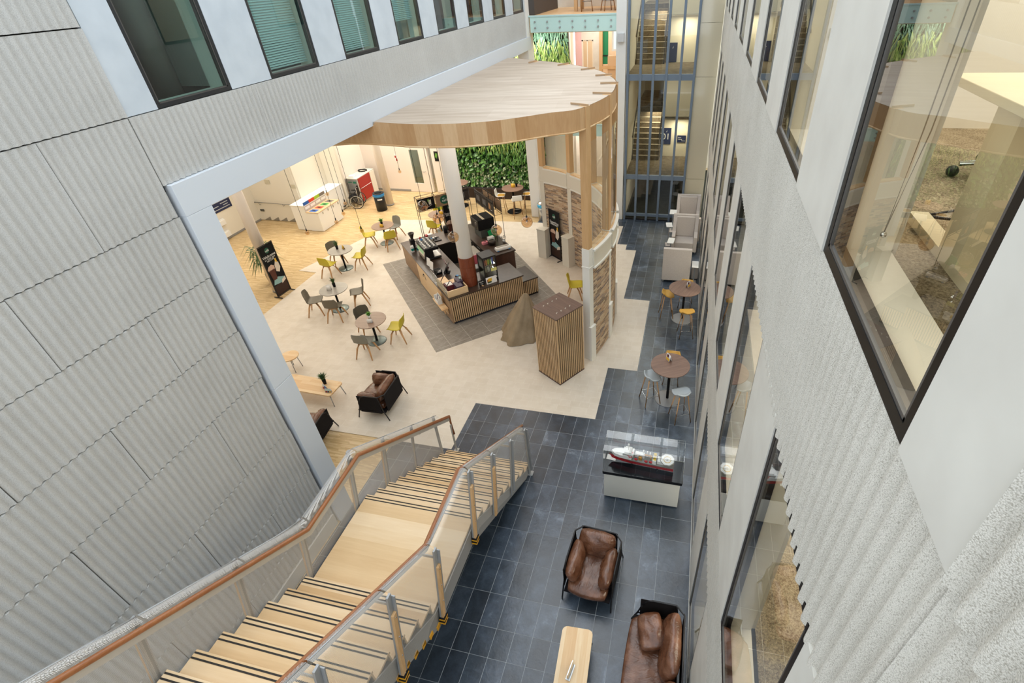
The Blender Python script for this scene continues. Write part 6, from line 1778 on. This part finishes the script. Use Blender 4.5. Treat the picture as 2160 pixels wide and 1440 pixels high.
# signs, handrail, fittings
sg_ = thing('wall_sign', 'navy directional sign high on the left wall by the round column', 'sign', (-18.24, 15.66, 1.12))
mb = MB(); mb.box(0, .015, -.52, .52, 0, .36); bd = mb.build('board', NAVY, sg_)
for k, (y, z, w) in enumerate([(.2, .28, .38), (-.25, .22, .3), (.25, .19, .25), (0, .10, .85)]):
    mb = MB(); mb.box(.0151, .017, y - w / 2, y + w / 2, z - .018, z + .012); mb.build('lettering_line', plain('sign_grey_%d' % k, '#b9c0c6', .6), bd)
for k, z in enumerate((.62, .12)):
    t = thing('leaflet_dispenser', ['upper white dispenser on the left wall below the navy sign', 'lower white dispenser on the left wall near the skirting'][k], 'dispenser', (-18.245, 15.35, z)); mb = MB(); mb.box(0, .10, -.16, .16, 0, .2, .006); mb.build('body', WHITEP, t); mb = MB(); mb.box(.02, .08, -.13, .13, .2, .24); mb.build('papers', PAPER, t)
hr2 = thing('wall_handrail', 'steel handrail on the cream wall left of the recycling unit', 'handrail', (0, 0, 0)); mb = MB(); mb.tube([(-18.2, 17.27, .84), (-15.9, 17.27, .80)], .022, 8); mb.build('rail', STEELGREY, hr2)
for x in (-18.0, -16.8): mb = MB(); mb.tube([(x, 17.27, .80), (x, 17.29, .72), (x, 17.35, .72)], .012, 6); mb.build('bracket', STEELGREY, hr2)
t = thing('wall_box', 'small dark box on the cream wall under the steel handrail', 'switch', (-18.02, 17.34, .45)); mb = MB(); mb.box(-.09, .09, -.03, 0, -.04, .05); mb.build('body', plain('box_grey', '#55534d', .6), t)
for k, (x, z, lab) in enumerate([(-17.2, 1.75, 'small grille high on the cream wall near the round column'), (-16.0, 1.6, 'small grille on the cream wall above the recycling unit')]):
    t = thing('wall_grille', lab, 'vent', (x, 17.345, z)); mb = MB(); mb.box(-.12, .12, -.02, 0, -.08, .08); mb.build('plate', plain('grille_%d' % k, '#c9c2ad', .6), t)
mb = MB()
for k in range(5):
    x = -18.1 + .42 * k; mb.extrude([(x, .004), (x + .34, .004), (x + .34, .17)], 'y', 17.335, 17.348)
struct('trim_stair_skirting', mb, plain('skirt_grey', '#8f8a80', .6))
mb = MB(); mb.box(-13.55, -13.42, 21.44, 21.449, 1.45, 1.78); t = single('fire_notice', mb, PAPER, 'white and red fire notice on the back wall left of the glazed door', 'notice')
mb = MB(); mb.box(-13.54, -13.47, 21.436, 21.4395, 1.6, 1.7); mb.box(-13.5, -13.43, 21.436, 21.4395, 1.46, 1.58); mb.build('red_mark', RED, t)
mb = MB(); mb.box(-11.5, -11.3, 21.44, 21.449, 1.5, 1.95); t = single('wall_poster', mb, BLACKM, 'dark poster with a green leaf on the back wall by the living wall', 'poster')
mb = MB(); mb.quad([(-11.48, 21.438, 1.7), (-11.38, 21.438, 1.62), (-11.32, 21.438, 1.85), (-11.42, 21.438, 1.88)]); mb.build('leaf_mark', LEAFG, t)
# palm behind the left column
pm = thing('palm_plant', 'leafy palm standing behind the left round column', 'plant', (-13.80, 12.50, .003))
mb = MB(); mb.lathe([(0, 0), (.11, 0), (.14, .34), (.125, .34), (.12, .3), (0, .3)], 20); mb.build('pot', plain('pot_grey', '#7b766d', .6), pm)
mb = MB()
for k in range(3): mb.tube([(.05 * cos(k * 2), .05 * sin(k * 2), .33), (.12 * cos(k * 2 + .3), .12 * sin(k * 2), .9), (.16 * cos(k * 2.1), .16 * sin(k * 2.1), 1.3)], .016, 6)
mb.build('stem', OAKLEG, pm)
mb = MB(); r = random.Random(8)
for i in range(90):
    a = r.uniform(0, 2 * pi); z = r.uniform(.7, 1.35); L = r.uniform(.35, .62)
    b = Vector((.08 * cos(a), .08 * sin(a), z)); m = b + Vector((cos(a) * L * .5, sin(a) * L * .5, .12)); e = b + Vector((cos(a) * L, sin(a) * L, -.12 - .2 * r.random()))
    sd = Vector((-sin(a), cos(a), 0)) * .022
    mb.quad([b - sd * .4, b + sd * .4, m + sd, m - sd]); mb.quad([m - sd, m + sd, e + sd * .1, e - sd * .1])
mb.build('fronds', LEAFD, pm)

# ------------------------------------------------------------------ pendants
def cable_pts(x, y, z0, z1): return [(0, 0, z0), (0, 0, z1)]
first = None
BULBS = [((662.5, 513.3), 'lowest on the far left, in front of the recycling unit'), ((752.8, 488.6), 'above the floor between the two yellow chair tables'), ((800, 537), 'hanging low left of the bar'), ((660, 421), 'in front of the coloured recycling headers'), ((796, 380), 'beside the rear round column'), ((739, 515), 'over the grey table with yellow chairs'), ((739.5, 456), 'in front of the wheelchair')]
RM = Matrix(((rt.x, rt.y, rt.z), (dn.x, dn.y, dn.z), (fw.x, fw.y, fw.z)))
BPOS = [(-11.52, 12.38), (-11.27, 13.97), (-9.84, 12.78), (-12.99, 15.57), (-11.46, 18.26), (-11.07, 13.27), (-11.75, 14.82)]
for (q, lab), (x, y) in zip(BULBS, BPOS):
    if first is None:
        first = p = thing('pendant_bulb', 'bulb on a long cable ' + lab, 'pendant lamp', (x, y, 2.1), 0, 'bare bulbs on long cables')
        mb = MB(); mb.tube([(0, 0, .1), (0, 0, CEIL - 2.1)], .006, 5); mb.build('cable', BLACK, p)
        mb = MB(); mb.cyl((0, 0, .03), (0, 0, .12), .022, .014, n=10); mb.build('lamp_holder', BLACK, p)
        mb = MB(); mb.sphere((0, 0, -.03), .062, 14, 10, (1, 1, 1.15)); mb.build('bulb', BULBG, p)
        mb = MB(); mb.tube([(-.02, 0, .0), (-.01, 0, -.05), (.0, .01, .0), (.01, 0, -.05), (.02, 0, .0)], .003, 4); mb.build('filament', plain('filament_wire', '#8d5b33', .5), p)
    else: dup(first, (x, y, 2.1), 0, 'bulb on a long cable ' + lab, 'bare bulbs on long cables')
first = None
GL = [(-7.05, 11.95, 3.35, 'farthest left by the shelf frame'), (-6.55, 11.75, 3.1, 'second from the left, above the wooden cafe table behind'), (-5.85, 11.1, 2.9, 'over the back run of the bar'), (-4.72, 11.35, 3.05, 'in front of the black oven'), (-3.85, 11.3, 3.35, 'near the tall walnut table')]
for x, y, z, lab in GL:
    if first is None:
        first = p = thing('globe_pendant', 'amber glass globe lamp ' + lab, 'pendant lamp', (x, y, z), 0, 'amber glass globes under the canopy')
        mb = MB(); mb.sphere((0, 0, 0), .145, 24, 16); mb.build('globe', AMBER, p)
        mb = MB(); mb.cyl((0, 0, .11), (0, 0, .17), .03, .02, n=12); mb.build('lamp_holder', BLACK, p)
        mb = MB(); mb.tube([(0, 0, .16), (0, 0, 5.90 - z)], .006, 5); mb.build('cable', BLACK, p)
        mb = MB(); mb.sphere((0, 0, .04), .03, 10, 8, (1, 1, 1.4)); mb.build('bulb', plain('bulb_brown', '#7c6248', .2), p)
    else:
        p = dup(first, (x, y, z), 0, 'amber glass globe lamp ' + lab, 'amber glass globes under the canopy')

# ------------------------------------------------------------------ stair tower signs
def plate(label, x0, x1, z0, z1, y, items):
    t = thing('level_sign', label, 'sign', ((x0 + x1) / 2, y, z0)); w = (x1 - x0) / 2
    mb = MB(); mb.box(-w, w, -.02, 0, 0, z1 - z0); b = mb.build('board', NAVY, t)
    for (s, sz, x, z) in items: text('lettering', s, sz, INKW, b, plane_matrix((x, -.0215, z), (1, 0, 0), (0, 0, 1)))
    return t
plate('navy level sign with a large number 1 in the stair tower', -1.24, -.86, 2.32, 2.97, 22.09, [('01', .34, -.02, .30), ('↲', .12, .0, .52)])
plate('small navy notice right of the level number in the stair tower', -.60, -.25, 2.40, 2.68, 22.09, [('Floor', .06, -.08, .2), ('Meeting', .05, -.06, .13), ('Rooms', .05, .08, .07)])
plate('navy level sign on the upper landing of the stair tower', -1.2, -.87, 5.41, 6.07, 22.09, [('↲', .12, .0, .5)])
t = thing('wall_speaker', 'small white box fixed to the white pier beside the stair tower', 'speaker', (-2.66, 19.42, 6.55)); mb = MB(); mb.box(-.11, .11, -.13, 0, -.13, .13, .008); mb.build('body', plain('speaker_grey', '#c6c8ca', .5), t)

# ------------------------------------------------------------------ furniture on the bridge floor
def tall_stool(label, x, y, z, rz):
    t = thing('wooden_stool', label, 'stool', (x, y, z), rz, 'wooden stools on the bridge')
    mb = MB(); mb.disc((0, 0), .19, .74, .78, 20); mb.build('seat', OAK, t)
    for sx in (-1, 1):
        for sy in (-1, 1): mb = MB(); mb.tube([(sx * .1, sy * .1, .74), (sx * .2, sy * .2, 0)], .02, 8); mb.build('leg', OAKLEG, t)
    mb = MB(); mb.tube([(-.16, -.16, .3), (.16, -.16, .3), (.16, .16, .3), (-.16, .16, .3)], .01, 6, True); mb.build('footrest', STEEL, t)
    return t
a_ = tall_stool('left wooden stool on the bridge floor above the mint fascia', -4.12, 20.95, 7.241, .2); dup(a_, (-3.36, 20.95, 7.241), .5, 'right wooden stool on the bridge floor above the mint fascia', 'wooden stools on the bridge')
tt = thing('tall_bench', 'tall pale timber bench table on the bridge floor', 'table', (-4.45, 21.9, 7.241)); mb = MB(); mb.box(-.2, 1.6, -.9, .4, 1.0, 1.05); mb.build('table_top', OAK, tt)
for x, y in ((-.1, -.82), (1.5, -.82), (-.1, .3), (1.5, .3)): mb = MB(); mb.box(x - .06, x + .06, y - .06, y + .06, 0, 1.0); mb.build('leg', OAKPOST, tt)

# ------------------------------------------------------------------ offices behind glass
dk = thing('office_desk', 'pale office desk with panel legs inside the large right-hand window', 'desk', (0, 0, 7.331))
DESK = plain('desk_cream', '#ded3b4', .5)
mb = MB(); mb.box(1.09, 2.7, 1.95, 2.78, .69, .725, .003); mb.build('desk_top', DESK, dk)
for x in (1.16, 2.55):
    mb = MB(); mb.box(x, x + .09, 2.24, 2.43, .05, .69); lg_ = mb.build('leg', DESK, dk); mb = MB(); mb.box(x + .0, x + .09, 2.0, 2.86, 0, .05); mb.build('foot', DESK, lg_)
for k, (x, y, m, lab) in enumerate([(1.36, 2.52, plain('pen_lime', '#b9cf3a', .5), 'lime highlighter pen on the office desk'), (1.40, 2.54, plain('pen_coral', '#f07a52', .5), 'coral highlighter pen on the office desk')]):
    t = thing('highlighter_pen', lab, 'pen', (x, y, 8.057), radians(20)); mb = MB(); mb.box(-.055, .055, -.011, .011, 0, .018, .004); mb.build('barrel', m, t); mb = MB(); mb.box(.055, .085, -.009, .009, .002, .016); mb.build('cap', BLACKM, t)
oc = thing('office_chair', 'wheeled office chair partly hidden behind the office desk', 'chair', (1.95, 3.55, 7.331))
for k in range(5):
    a = k * 2 * pi / 5 + .5; mb = MB(); mb.tube([(0, 0, .13), (.32 * cos(a), .32 * sin(a), .085)], [.026, .018], 8); lg_ = mb.build('leg', CHROME, oc); mb = MB(); mb.sphere((.34 * cos(a), .34 * sin(a), .037), .036, 12, 8); mb.build('castor', BLACK, lg_)
mb = MB(); mb.cyl((0, 0, .12), (0, 0, .45), .03, n=12); mb.build('gas_lift', BLACK, oc); mb = MB(); mb.box(-.25, .25, -.25, .25, .45, .54, .04); mb.build('seat', BLACKM, oc); mb = MB(); mb.box(.2, .27, -.22, .22, .6, 1.1, .03); mb.build('backrest', BLACKM, oc)
t = thing('power_cable', 'loose black power cable on the office carpet under the desk', 'cable', (0, 0, 7.331)); mb = MB(); mb.tube([(1.5, 2.3, .6), (1.52, 2.5, .3), (1.4, 2.75, .05), (1.25, 2.9, .012), (1.45, 3.0, .012), (1.55, 2.7, .012), (1.38, 2.5, .012)], .008, 6); mb.build('cord', BLACK, t)
t = thing('blind_cord', 'thin blind cord hanging inside the large right-hand window', 'cord', (.82, 2.18, 7.55)); mb = MB(); mb.tube([(0, 0, 0), (.02, .02, .4), (.03, .03, 1.2), (.03, .03, 2.3)], .0025, 5); mb.tube([(0, 0, 0), (.05, .03, .4), (.06, .03, 1.2), (.06, .03, 2.3)], .0025, 5); mb.build('cord', plain('cord_grey', '#7a7466', .6), t); mb = MB(); mb.sphere((0, 0, -.01), .014, 8, 6); mb.build('cord_weight', CHROME, t)
# left: venetian blinds and a dark study
BLN = plain('blind_slat', '#d3dedd', .5, .1)
for k in range(1, 4):
    y0 = 4.90 + LP * k + .06; t = thing('venetian_blind', ['', 'closed venetian blind in the second window of the left facade', 'closed venetian blind in the third window of the left facade', 'closed venetian blind in the fourth window of the left facade'][k], 'blind', (XL - .17, y0, 7.46), 0, 'venetian blinds')
    mb = MB()
    zb = [.0, .05, .05, .35][k]
    n = int((2.5 - zb) / .032)
    for i in range(n):
        z = zb + .032 * i; mb.quad([(-.009, 0, z + .024), (.009, 0, z), (.009, 1.0, z), (-.009, 1.0, z + .024)])
    mb.build('slats', BLN, t, fix=False)
    mb = MB(); mb.box(-.012, .012, 0, 1.0, zb - .03, zb - .012); mb.build('bottom_bar', BLN, t)
cl_ = thing('column', 'grey round column seen inside the first window of the left facade', 'column', (-6.72, 5.78, 7.361)); mb = MB(); mb.cyl((0, 0, 0), (0, 0, 2.5), .17, n=28); mb.build('shaft', plain('column_taupe', '#857b76', .6), cl_)
ds = thing('reading_desk', 'dark desk inside the first window of the left facade', 'desk', (-7.9, 5.45, 7.361)); mb = MB(); mb.box(-.5, .5, -.7, .7, .70, .74); mb.build('desk_top', plain('desk_teal_grey', '#6d8584', .5), ds)
for sx in (-1, 1): mb = MB(); mb.box(sx * .45 - .03, sx * .45 + .03, -.65, .65, 0, .7); mb.build('leg', BLACKM, ds)
mn = thing('monitor', 'grey monitor standing on the dark desk in the left window', 'monitor', (-7.85, 5.3, 8.102)); mb = MB(); mb.box(-.03, .0, -.26, .26, .14, .46, .006); mb.build('screen', plain('screen_grey', '#4d5c5e', .3), mn); mb = MB(); mb.cyl((-.02, 0, 0), (-.02, 0, .2), .02, n=10); mb.box(-.12, .08, -.1, .1, 0, .012); mb.build('stand', STEEL, mn)
# ------------------------------------------------------------------ light
W = bpy.data.worlds.new('sky'); SC.world = W; W.use_nodes = True
nt = W.node_tree; bg = nt.nodes['Background']
bg.inputs[0].default_value = (.86, .935, 1.0, 1); bg.inputs[1].default_value = 3.3
def area(name, loc, sx, sy, power, col=(1, .86, .68), rot=(0, 0, 0), vis=True):
    l = bpy.data.lights.new(name, 'AREA'); l.shape = 'RECTANGLE'; l.size = sx; l.size_y = sy; l.energy = power; l.color = col
    o = bpy.data.objects.new(name, l); COL.objects.link(o); o.location = loc; o.rotation_euler = rot
    return o
WARM = (1, .94, .85)
area('cafe_area_light', (-10.5, 9.5, 6.2), 7, 5, 270, WARM)
area('cafe_area_light', (-10.5, 15.5, 6.2), 7, 5, 270, WARM)
area('cafe_area_light', (-15.8, 13.0, 6.2), 3, 7, 230, WARM)
area('cafe_area_light', (-10.0, 20.4, 6.2), 7, 1.4, 300, WARM)
area('cafe_area_light', (-13.0, 20.3, 6.7), 3, 1.2, 200, WARM)  # added lamp, brightens the back wall around the glazed door
area('niche_light', (-15.5, 18.3, 6.1), .5, 1.4, 260, (1, .9, .72))
area('canopy_light', (-5.2, 12.6, 5.6), 3, 4, 80, WARM)
area('lobby_light', (-11.5, 22.5, 3.6), 3, 1, 30, WARM)
for y in (3.5, 8, 13, 17.5):
    for z, p in ((9.85, 140), (6.2, 210), (2.8, 150)):
        area('office_light', (2.4, y, z), 1.6, 2.5, p, (1, .96, .88))
for y in (9, 15): area('office_left_light', (-9, y, 9.85), 2, 2, 110, (.85, .95, 1))
area('living_wall_fill', (-5.9, 20.5, 6.66), 1.4, .4, 26, (1, .98, .93), (radians(20), 0, 0))  # added lamp, no fitting there: lifts the upper plants
area('bridge_back_fill', (-4.3, 25.4, 6.65), 2, 1.5, 70, WARM)  # added unseen lamp, lightens the room behind the bridge door
area('bridge_light', (-4.3, 22.3, 6.68), 1.5, 3, 90, WARM)
area('under_bridge_light', (-4, 22.5, 3.05), 1.5, 2.5, 70, WARM)
area('top_floor_light', (-4.3, 21.5, 9.95), 2, 3, 100, (1, .9, .8))
for z in (6.9, 3.3): area('stair_spot', (-.55, 21.6, z), .5, .4, 30, (1, .9, .72))
for z in (8.9, 5.15, 1.55): area('landing_fill', (-1.0, 20.7, z), 1.6, .8, 22, (1, .92, .78))  # added lamps, brighten the bulkhead and landings behind the glazing
for z in (10.5, 7.0, 3.3): area('stair_light', (-1.6, 23.2, z), .8, 1.6, 60, (1, .88, .7))
area('living_wall_fill', (-8.3, 20.3, 6.7), 4, .5, 150, (1, .98, .93), (radians(25), 0, 0))  # added lamp aimed at the plants to brighten the whole wall
sl = bpy.data.lights.new('added_rib_sun', 'SUN'); sl.energy = 2.0; sl.angle = radians(60); sl.color = (1, .98, .95)  # no direct sun here: soft lamp added to shade the wall ribs
so = bpy.data.objects.new('added_rib_sun', sl); COL.objects.link(so); so.rotation_euler = (radians(-46), 0, 0)
VS = SC.view_settings
SC.display_settings.display_device = 'sRGB'
VS.view_transform = 'Standard'; VS.look = 'None'; VS.gamma = 1; VS.use_curve_mapping = False
VS.exposure = -0.5
cy = SC.cycles
cy.use_denoising = True
cy.max_bounces = 8; cy.diffuse_bounces = 4; cy.glossy_bounces = 4; cy.transmission_bounces = 6; cy.transparent_max_bounces = 16
cy.caustics_reflective = False; cy.caustics_refractive = False
cy.sample_clamp_indirect = 6
